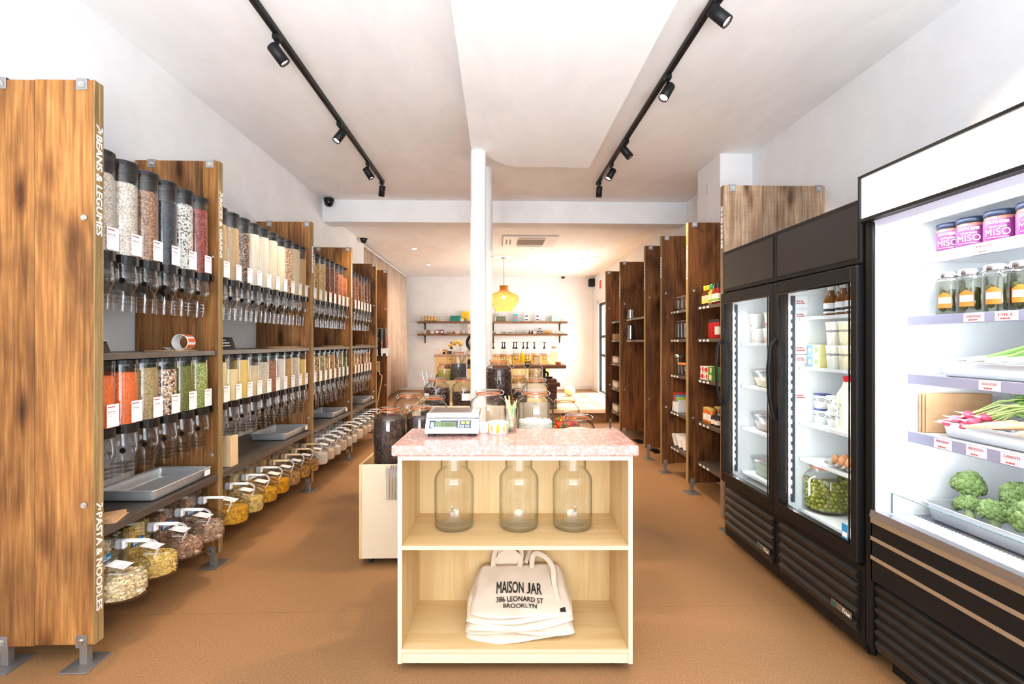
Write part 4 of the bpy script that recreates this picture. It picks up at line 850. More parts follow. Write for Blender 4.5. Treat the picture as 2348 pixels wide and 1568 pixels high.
# --- roll of stickers and a glass of straws on the counter
c = atZ(1142, 995, .963); t = thing('sticker_roll', 'standing roll of orange arrow stickers beside the scale', 'sticker roll', (c[0], c[1] + .03, .9635), CR)
m = MB().rev([(.034, 0), (.05, 0), (.05, .054), (.034, .054), (.034, 0)], 40, cap0=False, cap1=False); ob('roll', m, G['label_paper'], t)
st = MB()
def cyq(a0, a1, z0, z1, r=.0505, tri=False):
    P = lambda a, z: (r * math.sin(a), -r * math.cos(a), z)
    if tri: st._add([P(a0, (z0 + z1) / 2), P(a1, z0), P(a1, z1)], [(0, 1, 2)])
    else:
        for j in range(3): u0, u1 = a0 + (a1 - a0) * j / 3, a0 + (a1 - a0) * (j + 1) / 3; st._add([P(u0, z0), P(u1, z0), P(u1, z1), P(u0, z1)], [(0, 1, 2, 3)])
for a in (-1.25, -.15, .95): cyq(a, a + .28, .006, .048)
for a in (-.8, .42): cyq(a, a + .28, .006, .048, tri=True)
ob('sticker', st, plain(242, 166, 44), t)
ob('paper_tail', MB()._add([(-.05, 0, .001), (-.05, 0, .053), (-.085, -.005, .053), (-.085, -.005, .001)], [(0, 1, 2, 3)]), G['label_paper'], t)
c = atZ(1172, 992, .963); t = thing('straw_glass', 'small glass of pastel paper straws on the counter', 'glass', (c[0], c[1] + .025, .9632), CR)
ob('tumbler', MB().rev([(.001, .003), (.024, .003), (.026, 0), (.033, .115), (.031, .115), (.024, .006)], 24, cap0=False, cap1=False), G['jar_glass'], t)
for k, (a, tl, cl_) in enumerate(((.3, .22, (170, 226, 150)), (1.9, .18, (240, 230, 120)), (2.9, .2, (246, 224, 196)), (4.1, .2, (250, 214, 190)), (5.2, .24, (150, 214, 140)), (.9, .15, (255, 240, 200)))):
    b_ = Vector((-.014 * math.cos(a), -.012 * math.sin(a), .008)); e_ = Vector((.03 * math.cos(a), .028 * math.sin(a), .155 + .02 * math.sin(k)))
    s_ = ob('straw', MB().tube([b_, e_], .0034, 7), plain(*[min(255, x + 22) for x in cl_]), t); ob('straw_tip', MB().tube([e_ - (e_ - b_) * .35, e_ + (e_ - b_) * .001], .0037, 7), plain(*cl_), s_)

# ================================================================ jar displays behind the counter
def jar(label, x, y, zb, D, H, fill, lvl, gasket=True, group='glass clip-top jars', clasp=True, beads=None, tagp=False, name='glass_jar', rz=0, white_lid=False):
    t = thing(name, label, 'jar', (x, y, zb), rz, group); r = D / 2; nk = r * .64; n = 32
    sh = D * .24; zn = H * .97 - D * .17; zs = zn - sh
    prof = [(r * .55, .004), (r * .86, .0), (r * .97, .008), (r, .02), (r, zs), (r * .975, zs + sh * .33), (r * .88, zs + sh * .64), (r * .74, zs + sh * .88), (nk, zs + sh), (nk, zn + D * .06)]
    b = MB().rev(prof, n, cap0=False, cap1=False); b.rev([(r * .96, .02), (r * .8, .010), (.001, .014)], n, cap0=False, cap1=False); ob('glass_body', b, G['jar_glass'], t)
    ob('gasket', MB().torus((0, 0, (zn + D * .075)), nk * 1.02, .0032 * (D / .2), n, 8), G['orange_rubber'] if gasket else G['clear_lid'], t)
    ob('lid', MB().rev([(nk * 1.06, (zn + D * .085)), (nk * 1.12, (zn + D * .10)), (nk * 1.12, (zn + D * .14)), (nk * 1.02, (H * .97)), (nk * .8, H * .975), (nk * .7, (H * .97)), (.001, (H * .97))], n, cap0=False), G['clear_lid'] if not white_lid else G['white_plastic'], t)
    if clasp:
        w = MB().torus((0, 0, (zn + D * .045)), nk * 1.05, .0017, 28, 5); w.tube([(nk * 1.05, 0, (zn + D * .045)), (nk * 1.3, 0, (zn + D * .05)), (nk * 1.42, 0, (zn + D * .12)), (nk * 1.15, 0, (zn + D * .17))], .0022, 5); w.tube([(-nk * 1.05, -.01, (zn + D * .045)), (-nk * 1.25, -.006, (zn + D * .0)), (-nk * 1.35, .0, (zn + D * .05)), (-nk * 1.12, .01, (zn + D * .165))], .0022, 5)
        w.xf(Matrix.Rotation(random.uniform(-.6, .6), 4, 'Z')); ob('wire_clasp', w, G['steel_bright'], t)
    if fill is not None:
        q = r * .945; zl = .012 + (zs - .012) * min(lvl, 1.03)
        if beads:
            br, mats_ = beads; inner = q - br * 1.1; c = ob('contents', MB().rev([(inner * .9, .014), (inner, .02), (inner, zl - br * .6), (.001, zl - br * .3)], 20), fill, t); m = MB(); rng = random.Random(int(x * 1000) + int(y * 77)); k = max(8, int(2 * PI * (q - br) / (br * 2.05))); rows = max(1, int((zl - .014) / (br * 1.8)))
            for i in range(rows):
                for j in range(k):
                    a = 2 * PI * (j + .5 * (i % 2) + rng.uniform(-.16, .16)) / k; m.mi = rng.randrange(len(mats_)); m.ball(((q - br) * math.cos(a), (q - br) * math.sin(a), .014 + br + i * br * 1.8 + rng.uniform(-.12, .12) * br), br * rng.uniform(.92, 1.03), 1)
            nn = int((q / br) ** 2 * .55)
            for i in range(nn): a = rng.uniform(0, 2 * PI); rr = math.sqrt(rng.random()) * (q - br); m.mi = rng.randrange(len(mats_)); m.ball((rr * math.cos(a), rr * math.sin(a), zl + rng.uniform(-.4, .3) * br), br, 1)
            s_ = ob('beads', m, mats_, t); s_['kind'] = 'stuff'
        else: ob('contents', MB().rev([(q * .88, .010), (q, .02), (q, zl - .004), (q * .8, zl + .003), (.001, zl + .006)], n), fill, t)
    if tagp:
        m = MB(); R_ = r + .001; A = [(-.35 + .7 * j / 5) + tagp for j in range(6)]; 
        for j in range(5): m._add([(R_ * math.sin(A[j]), -R_ * math.cos(A[j]), H * .28), (R_ * math.sin(A[j + 1]), -R_ * math.cos(A[j + 1]), H * .28), (R_ * math.sin(A[j + 1]), -R_ * math.cos(A[j + 1]), H * .50), (R_ * math.sin(A[j]), -R_ * math.cos(A[j]), H * .50)], [(0, 1, 2, 3)])
        ob('paper_label', m, G['label_paper'], t)
    return t
def plybox(label, x0, x1, y0, y1, h, fl, slats=False, name='display_box', cat='box', z0=.05, casters=True):
    t = thing(name, label, cat, ((x0 + x1) / 2, y0, 0)); a = (x1 - x0) / 2; d = y1 - y0; th = .016; pp = G['pale_panel']
    ob('front_panel', MB().box(-a + th, a - th, 0.002, th, z0, h, .001), pp if not slats else G['birch_ply'], t); ob('back_panel', MB().box(-a + th, a - th, d - th, d, z0, h, .001), G['birch_ply'], t)
    for s_ in (-1, 1): ob('side_panel', MB().box(s_ * a, s_ * (a - th), 0, d, z0, h, .001), G['birch_ply'], t)
    ob('tray_floor', MB().box(-a + th, a - th, th, d - th, fl - .014, fl), G['birch_ply_x'], t)
    if slats:
        n = int((x1 - x0) / .022); w = (x1 - x0) / n; sm_ = MB().box(-w * .34, w * .34, -.006, .0015, z0 + .02, h - .03, .001).mesh('slat', G['birch_ply'])
        for k in range(n): ob('slat', sm_, None, t, (-a + w * (k + .5), 0, 0))
    if casters:
        for x in (-a + .06, a - .06):
            for y in (.06, d - .06): ob('caster', MB().cyl((x - .012, y, .025), .0245, .024, 12, 'x'), G['rubber'], t)
    else: ob('plinth', MB().box(-a + .02, a - .02, .02, d - .02, 0, z0), G['black_matte'], t)
    return t
plybox('low pale plywood jar trolley standing behind the counter', -.86, .72, 3.215, 4.08, .633, .565, z0=.045)
plybox('plywood crate under the marshmallow and cocoa jars, hidden by the counter', -.22, .40, 2.72, 3.10, .80, .795, casters=False, z0=.03)
plybox('plywood tray box of coffee bean jars behind the round column', -.70, .165, 4.26, 4.83, .868, .83, casters=False, z0=.03)
plybox('small plywood box behind the tall bean jar', .19, .47, 4.55, 5.26, .86, .82, casters=False, z0=.03)
plybox('ribbed pale wood crate carrying the green and grey jars', -.66, -.21, 5.30, 5.80, 1.0, .975, slats=True, casters=False, z0=.03)
plybox('plain plywood crate carrying the oat jar', .12, .51, 5.32, 5.80, .965, .94, casters=False, z0=.03)
COF = grain('coffee_beans', [S(58, 38, 34), S(78, 54, 48), S(42, 28, 26), S(92, 68, 60)], 85, .35); NIB = grain('cocoa_nibs', [S(120, 78, 68), S(90, 54, 48), S(150, 104, 92)], 130, .4); SEEDM = grain('grey_seeds', [S(80, 78, 76), S(60, 58, 58), S(112, 108, 104)], 300, .6); GREENM = grain('green_powder', [S(188, 176, 92), S(178, 164, 78)], 400, .8)
CH = [base('choc_%d' % i, srgb(*c), .13, spec=.8) for i, c in enumerate(((62, 38, 34), (80, 50, 44), (48, 30, 28)))]; WH = [base('mallow_%d' % i, srgb(*c), .45) for i, c in enumerate(((250, 248, 240), (242, 238, 228)))]
GUM = [base('gummy_%d' % i, srgb(*c), .25) for i, c in enumerate(((226, 40, 30), (250, 130, 20), (250, 180, 40), (110, 150, 40), (200, 30, 40)))]
def JP(label, cx, top, D, Y, zb, fill, lvl, **kw):
    x, y, zt = atY(cx, top, Y); return jar(label, x, y, zb, D, (zt - zb) / .975, fill, lvl, **kw)
JP('tall clip-top jar of coffee beans at the left corner of the trolley', 893, 933, .20, 3.345, .566, COF, 1.03)
JP('clip-top jar of coffee beans right behind the scale', 966, 929, .20, 3.46, .566, COF, 1.0)
JP('wide clip-top jar a third full of coffee beans', 937, 901, .215, 3.93, .566, COF, .42)
JP('clip-top jar of dark beans between the wide jar and the cherry jar', 995, 907, .20, 3.90, .566, COF, .95)
JP('clip-top jar of chocolate cherries with a paper label, left of the column', 1003, 866, .225, 4.43, .831, CH[0], 1.0, beads=(.0125, CH), tagp=-.9)
JP('clip-top jar of chocolate cherries half hidden by the column', 1065, 866, .215, 4.42, .831, CH[0], .75, beads=(.0125, CH), tagp=.2)
JP('tallest clip-top jar full of chocolate coffee balls, right of the column', 1144, 824, .236, 4.62, .831, CH[0], 1.03, beads=(.0115, CH))
JP('big clip-top jar of cocoa nibs behind the sticker roll', 1119, 893, .205, 2.91, .801, NIB, .33)
JP('big clip-top jar half full of white marshmallow balls', 1228, 894, .205, 2.90, .801, WH[1], .62, beads=(.0058, WH))
JP('empty-looking clip-top jar behind the marshmallow jar', 1228, 866, .20, 3.86, .566, grain('oats_pale', [S(226, 210, 180)], 150, .6), .3)
JP('clip-top jar of red and orange gummies', 1297, 914, .205, 3.80, .566, GUM[0], .78, beads=(.0125, GUM))
JP('clip-top jar of white powder at the right end behind the counter', 1325, 950, .225, 3.42, .566, grain('white_powder', [S(246, 242, 234)], 300, .85), .97)
JP('clip-top jar of olive green powder on the ribbed crate', 1020, 831, .165, 5.52, .976, GREENM, .88)
JP('tall clip-top jar of grey seeds on the ribbed crate', 1052, 804, .18, 5.50, .976, SEEDM, .74)
JP('clip-top jar of rolled oats on the plain crate', 1228, 832, .155, 5.55, .941, grain('oat_mix', [S(226, 190, 140), S(200, 158, 104), S(240, 214, 170)], 80, .4), .98)
JP('clip-top jar a little full of amber sweets, left of the oat jar', 1190, 833, .165, 5.52, .941, grain('amber_sweets', [S(226, 170, 90), S(196, 130, 60)], 90, .5), .4)
JP('clip-top jar of dark dried fruit behind the tall bean jar', 1190, 858, .165, 4.95, .821, grain('dark_fruit', [S(40, 34, 38), S(56, 46, 50)], 160, .5), .6, tagp=.6)
JP('small clip-top jar of dark red berries low behind the tall bean jar', 1192, 893, .14, 4.68, .821, grain('red_berries', [S(120, 40, 36), S(84, 28, 28)], 110, .4), .6)
# tongs and scoops in a steel bucket
x, y, zz = atY(985, 872, 4.72); t = thing('utensil_bucket', 'steel bucket of tongs and scoops beside the cherry jar', 'bucket', (x, y, .831))
ob('bucket_body', MB().rev([(.045, 0), (.055, .16), (.053, .16), (.043, .004), (.001, .004)], 20), G['steel'], t)
for k, (dx, dy, L, mt) in enumerate(((-.07, .0, .30, 'steel_bright'), (-.03, .02, .29, 'steel_bright'), (.02, .01, .27, 'steel_bright'), (.07, -.01, .27, 'black_plastic'))): ob('tongs', MB().tube([(dx * .2, dy, .01), (dx * .6, dy, L * .6), (dx, dy, L)], .006, 6), G[mt], t)
# scoop pocket hung on the trolley front
c = atY(893, 1100, 3.205); t = thing('tong_holder', 'clear acrylic pocket with steel tongs hanging on the trolley front', 'holder', (c[0], 3.212, .42))
ob('pocket', MB().box(-.015, .07, -.03, -.0028, 0, .19, .002), G['clear_plastic'], t); ob('lip', MB().prism([(-.03, .19), (-.06, .15), (-.0028, .205)], -.02, .07, 'x'), G['clear_plastic'], t)
for k in range(4): ob('tongs', MB().tube([(.0 + .018 * k, -.016, .004), (.002 + .018 * k, -.016, .17), (.016 + .014 * k, -.016, .215)], .003, 6), G['steel_bright'], t)
# ================================================================ right wall: shelves and goods between the uprights
PTAG = MB().box(-.0008, -.0001, -.05, 0, -.026, -.008).mesh('price_tag', G['label_paper'])
def rshelf(label, y0, y1, z, xf=1.85, xw=2.49):
    t = thing('shelf_board', label, 'shelf', (xf, y0, z), 0, 'steel shelves between the right uprights'); L = y1 - y0
    ob('deck', MB().box(.003, xw - xf, 0, L, -.004, 0), G['shelf_metal'], t); ob('front_lip', MB().box(0, .003, 0, L, -.03, 0, .001), G['shelf_metal'], t)
    for k in range(3): ob('price_tag', PTAG, None, t, (0, L - .04 - .085 * k, 0))
RZ = (1.725, 1.43, 1.06, .67, .30)
RB = [(3.745, 4.658, 'first'), (4.715, 5.408, 'second'), (6.075, 7.248, 'fourth'), (7.305, 8.198, 'fifth')]
SN = ['top', 'second', 'third', 'fourth', 'lowest']
for y0, y1, n in RB:
    for i, z in enumerate(RZ):
        if n == 'fourth' and i in (2, 3, 4): continue
        rshelf('%s steel shelf in the %s right bay' % (SN[i], n), y0 + .002, y1 - .002, z, xw=2.415 if n == 'first' else (2.17 if n == 'second' else 2.49))
def bottle(label, loc, r, h, glass, cap, capc, labc, group, neck=.35, band=None):
    t = thing('sauce_bottle', label, 'bottle', loc, 0, group)
    ob('bottle_body', MB().rev([(.001, 0), (r, 0), (r, h * .55), (r * .9, h * .62), (r * .4, h * .72), (r * .36, h * .8)], 18), glass, t); ob('cap', MB().rev([(r * .42, h * .76), (r * .46, h * .78), (r * .46, h), (.001, h)], 14), plain(*capc), t)
    l = ob('label', MB().rev([(r * 1.015, h * .12), (r * 1.015, h * .5)], 18, cap0=False, cap1=False), plain(*labc), t)
    if band: ob('label_band', MB().rev([(r * 1.025, h * .16), (r * 1.025, h * .26)], 18, cap0=False, cap1=False), plain(*band), l)
    return t
def lidjar(name, label, loc, r, h, body, lidc, labc=None, group=None, cat='jar', bandc=None):
    t = thing(name, label, cat, loc, 0, group); ob('jar_body', MB().rev([(.001, 0), (r * .95, 0), (r, .006), (r, h * .78), (r * .93, h * .84), (r * .86, h * .86)], 22), body, t)
    ob('lid', MB().rev([(r * .9, h * .84), (r * .92, h * .86), (r * .92, h * .985), (r * .86, h), (.001, h)], 22), lidc if not isinstance(lidc, tuple) else plain(*lidc), t)
    if labc: ob('label', MB().rev([(r * 1.01, h * .2), (r * 1.01, h * .62)], 22, cap0=False, cap1=False), plain(*labc), t)
    return t
bi = 0
brown, yel, org = plain(92, 48, 24, .15), plain(214, 176, 60, .15), plain(206, 110, 30, .2)
SB = [(0, 4.60, brown, (250, 214, 40), (226, 204, 160)), (.07, 4.60, brown, (250, 214, 40), (226, 204, 160)), (.0, 4.53, brown, (250, 214, 40), (226, 204, 160)), (.07, 4.53, brown, (250, 210, 40), (226, 204, 160)), (.0, 4.46, yel, (50, 150, 110), (222, 214, 170)), (.07, 4.46, yel, (50, 150, 110), (222, 214, 170)), (0, 4.38, plain(150, 30, 24, .15), (30, 28, 28), (240, 230, 220)), (0, 4.31, plain(150, 30, 24, .15), (30, 28, 28), (240, 230, 220))]
for k, (dx, y, g, c, l) in enumerate(SB):
    bottle('%s sauce bottle with %s cap on the top shelf by the fridge' % (['front row first', 'back row first', 'front row second', 'back row second', 'front row third', 'back row third', 'front row fourth', 'front row fifth'][k], ['yellow', 'yellow', 'yellow', 'yellow', 'green', 'green', 'black', 'black'][k]), (1.90 + dx, y, 1.7255), .029, .185, g, None, c, l, 'hot sauce bottles', band=(236, 206, 60) if k < 4 else (150, 190, 60))
for k in range(5): lidjar('preserve_jar', '%s red preserve jar on the second shelf by the fridge' % ORD[k], (1.90 + .068 * (k % 2), 4.45 - .068 * (k // 2), 1.4305), .032, .165, plain(178, 30, 28, .15), (40, 36, 38), None if k < 3 else (238, 226, 210), 'red preserve jars')
for k in range(6):
    x, y, z = 1.905, 4.585 - .085 * (k % 3), 1.0605 + .062 * (k // 3); t = thing('food_carton', '%s carton in the %s layer on the third shelf by the fridge' % (['white and red', 'second white and red', 'green'][k % 3], ['bottom', 'top'][k // 3]), 'carton', (x, y, z), 0, 'small food cartons')
    ob('carton_body', MB().box(-.04, .06, -.04, .04, 0, .06, .001), plain(240, 232, 222) if k % 3 < 2 else plain(110, 160, 70), t); ob('print_panel', MB().box(-.0412, -.0402, -.036, .012 - .02 * (k % 2), .012, .05), plain(206, 44, 36) if k % 3 < 2 else plain(230, 230, 200), t); ob('print_panel', MB().box(-.0412, -.0402, .018, .032, .02, .04), plain(206, 44, 36), t)
for k, (dx, y, h, r) in enumerate(((0, 4.58, .14, .04), (.0, 4.485, .14, .04), (-.012, 4.40, .09, .033), (-.012, 4.325, .09, .033), (.08, 4.53, .15, .04))):
    lidjar('sauce_jar', '%s on the fourth shelf by the fridge' % ['orange tomato sauce jar with a white label', 'second tall orange sauce jar', 'short dark jam jar with a cream label', 'second short dark jam jar', 'rear tall orange sauce jar'][k], (1.915 + dx, y, .6705), r, h, org if h > .1 else plain(60, 34, 26, .2), (196, 164, 90) if h > .1 else (36, 32, 30), (236, 228, 214), 'sauce and jam jars')
for i, (z, h, D) in enumerate(((1.7255, .155, .10), (1.4305, .20, .085), (1.0605, .21, .09))):
    for k in range(3):
        lab = '%s empty glass jar on the %s shelf of the second right bay' % (ORD[k], SN[i]); y = 5.345 - (D + .012) * k
        if i < 2: jar(lab, 1.92, y, z, D, h, None, 0, gasket=True, group='empty glass jars for sale', clasp=True)
        else: lidjar('mason_jar', lab, (1.92, y, z), D / 2, h * (1 if k == 0 else .6), G['jar_glass'], G['zinc'] if k == 0 else (230, 130, 60), None, 'empty mason jars')
for k, c in enumerate(((226, 62, 42), (92, 164, 206), (176, 200, 62), (236, 236, 238))):
    t = thing('reusable_bag', '%s silicone pouch standing on the fourth shelf of the second right bay' % ['red', 'blue', 'lime green', 'white'][k], 'pouch', (1.925, 5.36 - .05 * k, .6705), 0, 'silicone pouches'); tl = Matrix.Rotation(.14, 4, 'X'); h = .20 - .022 * k
    m = MB().box(-.06, .075, -.006, .006, .10, h, .003).xf(tl); ob('pouch_body', m, plain(*c), t); ob('sleeve', MB().box(-.062, .077, -.010, .010, .002, .105, .002).xf(tl), G['label_paper'], t)
for k in range(3):
    t = thing('white_book', '%s white packet leaning on the lowest shelf of the second right bay' % ORD[k], 'packet', (1.93, 5.32 - .13 * k, .3085), 0, 'white packets on the lowest shelf'); R_ = Matrix.Rotation(-.75, 4, 'X')
    ob('packet_body', MB().box(-.055, .09, -.012, .012, 0, .17, .004).xf(R_), plain(228, 220, 216), t); pm = MB(); glyphs(pm, (-.0556, -.008, .06), (0, 0, 1), (0, 1, 0), .07, .012, 3); ob('print', pm.xf(R_), G['ink_black'], t)
# far bays: pots, gadgets, jars seen as slivers
for k, (py, h) in enumerate(((760, .13), (812, .20))):
    x, y, z = 1.90, 7.19, RZ[0] if k == 0 else RZ[1]
    t = thing('steel_pot', '%s steel moka-style pot in the fourth right bay' % ['upper', 'lower'][k], 'pot', (x, y, z + .0005), 0, 'steel pots'); ob('pot_body', MB().rev([(.001, 0), (.05, 0), (.052, .01), (.045, h * .8), (.047, h)], 20), G['steel_bright'], t); ob('lid', MB().rev([(.049, h), (.03, h + .015), (.006, h + .02), (.008, h + .03), (.001, h + .032)], 20), G['steel'], t); ob('handle', MB().tube([(-.045, 0, h * .8), (-.09, 0, h * .8), (-.1, 0, h * .5), (-.05, 0, h * .2)], .006, 6), G['black_plastic'], t)
for i, z in enumerate((1.06, .67, .30)):
    for k in range(4): lidjar('spice_jar', '%s spice jar on the %s shelf of the farthest right bay' % (ORD[k], SN[i + 2]), (1.89 + .0, 8.15 - .075 * k, z + .0005), .03, .14 if i else .13, plain(216, 190, 160, .3), (60, 50, 44), (240, 236, 228), 'spice jars of the far bay')
t = thing('card_box', 'tan card box on the second shelf of the farthest right bay', 'box', (1.92, 8.10, 1.4305)); ob('box_body', MB().box(-.06, .06, -.06, .06, 0, .085, .002), plain(206, 160, 110), t); ob('lid', MB().box(-.063, .063, -.063, .063, .0855, .10, .002), plain(196, 148, 100), t)

# ================================================================ glass-door fridges
def fridge(label, y0, w, grn):
    t = thing('display_fridge', label, 'fridge', (1.59, y0, 0)); BP = G['black_powder']; D = .75; W0 = G['fridge_white']; z0, zt = .05, 2.03; g = .003; w -= g
    # cabinet shell around the lit compartment
    ob('side_panel', MB().box(.055, D, 0, .028, z0, zt, .003), BP, t); ob('side_panel', MB().box(.055, D, w - .028, w, z0, zt, .003), BP, t); ob('rear_panel', MB().box(D - .03, D, .028, w - .028, z0, zt), BP, t); ob('top_panel', MB().box(.055, D - .03, .028, w - .028, 1.74, zt, .002), BP, t); ob('machine_box', MB().box(.05, D - .03, .028, w - .028, z0, .425, .002), BP, t)
    lin = MB().box(.06, D - .03, .028, .034, .43, 1.735).box(.06, D - .03, w - .034, w - .028, .43, 1.735).box(D - .036, D - .03, .034, w - .034, .43, 1.735).box(.06, D - .03, .034, w - .034, .4255, .435).box(.06, D - .03, .034, w - .034, 1.73, 1.739)
    ob('liner', lin, W0, t)
    hd = ob('header', MB().box(0.006, .055, 0, w, 1.745, zt, .004), BP, t); ob('header_panel', MB().box(.003, .006, .022, w - .022, 1.770, zt - .025, .001), base('black_sheet', srgb(27, 25, 25), .32), hd)
    gr = ob('lower_grille', MB().box(.02, .05, 0, w, z0 + .0, .415, .003), BP, t)
    for k in range(5): ob('louver', MB().prism([(.0, .03), (.018, .045), (.018, .0), (.012, -.004)], .03, w - .035, 'y').xf(Matrix.Translation((0, 0, .115 + .056 * k))), base('louver_black', srgb(26, 24, 23), .4), gr)
    ob('badge', MB().box(-.003, .0, .05, .19, .155, .185, .001).xf(Matrix.Translation((0, 0, 0))), G['steel'], t); bt = MB(); text(bt, 'True', (-.0036, .115, .160), (0, -1, 0), (0, 0, 1), w=.055, h=.019, bold=.03, skew=.3); ob('badge_lettering', bt, G['white_ink'], t); ob('badge_square', MB().box(-.0036, -.003, .150, .182, .159, .181), plain(44, 96, 84), t)
    d = ob('door', MB().box(-.012, .045, 0.002, .046, .428, 1.738, .005).box(-.012, .045, w - .046, w - .002, .428, 1.738, .005).box(-.012, .045, .046, w - .046, .428, .492, .004).box(-.012, .045, .046, w - .046, 1.672, 1.738, .004), BP, t)
    ob('door_gasket', MB().box(-.013, -.011, .046, .056, .492, 1.672).box(-.013, -.011, w - .056, w - .046, .492, 1.672).box(-.013, -.011, .056, w - .056, .492, .502).box(-.013, -.011, .056, w - .056, 1.662, 1.672), G['black_gloss'], d)
    ob('door_glass', MB().box(-.004, .004, .050, w - .050, .496, 1.668), G['fridge_glass'], d)
    ob('handle', MB().tube([(-.010, w - .026, 1.42), (-.04, w - .026, 1.38), (-.055, w - .028, 1.25), (-.05, w - .028, 1.10), (-.03, w - .026, .99), (-.010, w - .026, .95)], .011, 8, flat=(.015, .009)), G['black_matte'], d)
    # led strip beside the door, far jamb
    st = MB().box(.068, .085, w - .058, w - .040, .50, 1.66, .002); ob('led_channel', st, plain(70, 78, 92, .3), t)
    ld = MB()
    for k in range(22): ld.box(.064, .068, w - .055, w - .043, .55 + k * .049, .572 + k * .049)
    ob('led_dots', ld, G['led_white'], t)
    for x, y in ((.1, .06), (.1, w - .06), (D - .1, .06), (D - .1, w - .06)): ob('leveling_foot', MB().cyl((x, y, 0), .02, .0495, 12), G['black_matte'], t)
    area('fridge_led', (1.59 + .075, y0 + w - .07, 1.08), (PI / 2, 0, math.radians(-150)), .03, 1.1, 1.5, (.93, .97, 1)); area('fridge_led', (1.59 + .075, y0 + .07, 1.08), (PI / 2, 0, math.radians(-30)), .03, 1.1, 1.5, (.93, .97, 1))
    return t
def fshelf(t, y0, w, z, label=None):
    m = MB().box(.12, .70, .036, w - .039, -.006, 0)
    s_ = ob('shelf', m, G['fridge_white'], t, (0, 0, z)); ln = MB().box(.117, .12, .036, w - .039, -.014, .003)
    for k in range(28): y = .045 + k * (w - .09) / 27; ln.box(.1155, .117, y, y + .008, -.010, -.004)
    ob('shelf_lip', ln, plain(222, 226, 230), s_)
fr = fridge('black glass-door fridge holding milk and olives, beside the open merchandiser', 2.188, .688, 1)
for z in (1.535, 1.26, .95, .75, .46): fshelf(fr, 0, .685, z)
fl_ = fridge('black glass-door fridge farther back, holding white tubs and boxes', 2.878, .680, 1)
for z in (1.39, 1.10, .81, .505): fshelf(fl_, 0, .677, z)
tag_ = MB().box(-.0145, -.013, .058, .098, .51, .575); es = ob('energy_sticker', tag_, plain(40, 140, 200), fr); ob('sticker_print', MB().box(-.0149, -.0145, .062, .094, .518, .54), G['white_ink'], es)
fx, pos = 1.76, atX
# paper notes on the inner left wall of the near fridge
for k, (py, h) in enumerate(((680, .06), (712, .05), (785, .07), (812, .05), (895, .06))):
    z = CAMH + (784 - py) * 2.9 / 1170; n_ = thing('price_note', '%s white price note taped inside the milk fridge' % ORD[k], 'note', (1.70, 2.833, z), 0, 'notes inside the milk fridge'); ob('paper', MB().box(-.012, .055, 0, .0008, -h, 0), G['label_paper'], n_); m = MB(); glyphs(m, (-.008, -.0006, -h * .7), (1, 0, 0), (0, 0, 1), .05, h * .4, 5, 2); ob('print', m, G['red_ink'], n_)
# swing-top bottles
for k, (px, x) in enumerate(((1906, 1.80), (1934, 1.79), (1900, 1.90), (1925, 1.90), (1957, 1.78))):
    y = atX(px, 700, x)[1]; t = thing('swing_bottle', '%s amber swing-top bottle on the top shelf of the milk fridge' % ORD[k], 'bottle', (x, y, 1.5358), 0, 'swing-top bottles')
    ob('bottle_body', MB().rev([(.001, 0), (.034, 0), (.036, .006), (.036, .085), (.03, .10), (.015, .122), (.0125, .15), (.014, .155)], 20), plain(128, 76, 26, .1), t); ob('stopper', MB().rev([(.016, .142), (.017, .148), (.017, .172), (.012, .18), (.001, .18)], 14), plain(206, 204, 200, .4), t)
    l = ob('label', MB().rev([(.0365, .018), (.0365, .072)], 20, cap0=False, cap1=False), G['label_paper'], t); ob('label_band', MB().rev([(.0368, .028), (.0368, .042)], 20, cap0=False, cap1=False), G['ink_black'], l); ob('wire', MB().tube([(-.016, -.01, .15), (-.02, -.012, .12), (-.012, -.014, .11)], .0014, 5), G['steel_bright'], t)
def tub(label, x, y, z, r, h, col, lidc, group, txt, tcol, name='yogurt_tub', fs=.5):
    t = thing(name, label, 'tub', (x, y, z), 0, group); ob('tub_body', MB().rev([(.001, 0), (r * .84, 0), (r * .98, h * .93)], 26), plain(*col), t); ob('lid', MB().rev([(r * 1.02, h * .9), (r * 1.04, h * .915), (r * 1.04, h * .985), (r * .98, h), (.001, h)], 26), plain(*lidc), t)
    m = MB(); text(m, txt, (0, 0, 0), (1, 0, 0), (0, 1, 0), w=r * 1.75, h=h * .16 * fs * 2, bold=.015)
    # bend the lettering around the tub, facing the aisle
    def bend(v, zz): a = (v[0] - r * .875) / r; rr = r * (.84 + .14 * (zz / (h * .93))) * 1.012 + v[2]; return (-rr * math.cos(a + .35), -rr * math.sin(a + .35) * -1 * -1, zz)
    m.v = [bend(v, h * .52 + v[1]) for v in m.v]; m.v = [(x_, -y_ if False else y_, z_) for x_, y_, z_ in m.v]
    ob('lettering', m, plain(*tcol), t); return t
for k in range(6):
    px = (1917, 1947, 1975)[k % 3]; x = 1.775; y = atX(px, 800, x)[1]; up = k // 3
    tub('%s cocojune yogurt tub, %s of the stack in the milk fridge' % (['pale cream', 'butter cream', 'plain cream'][k % 3], ['bottom', 'top'][up]), x, y, 1.2606 + up * .1225, .047, .122, [(240, 240, 230), (240, 230, 196), (240, 236, 214)][k % 3], (244, 242, 236), 'yogurt tubs', 'cocojune', [(40, 66, 130), (90, 50, 80), (40, 66, 130)][k % 3])
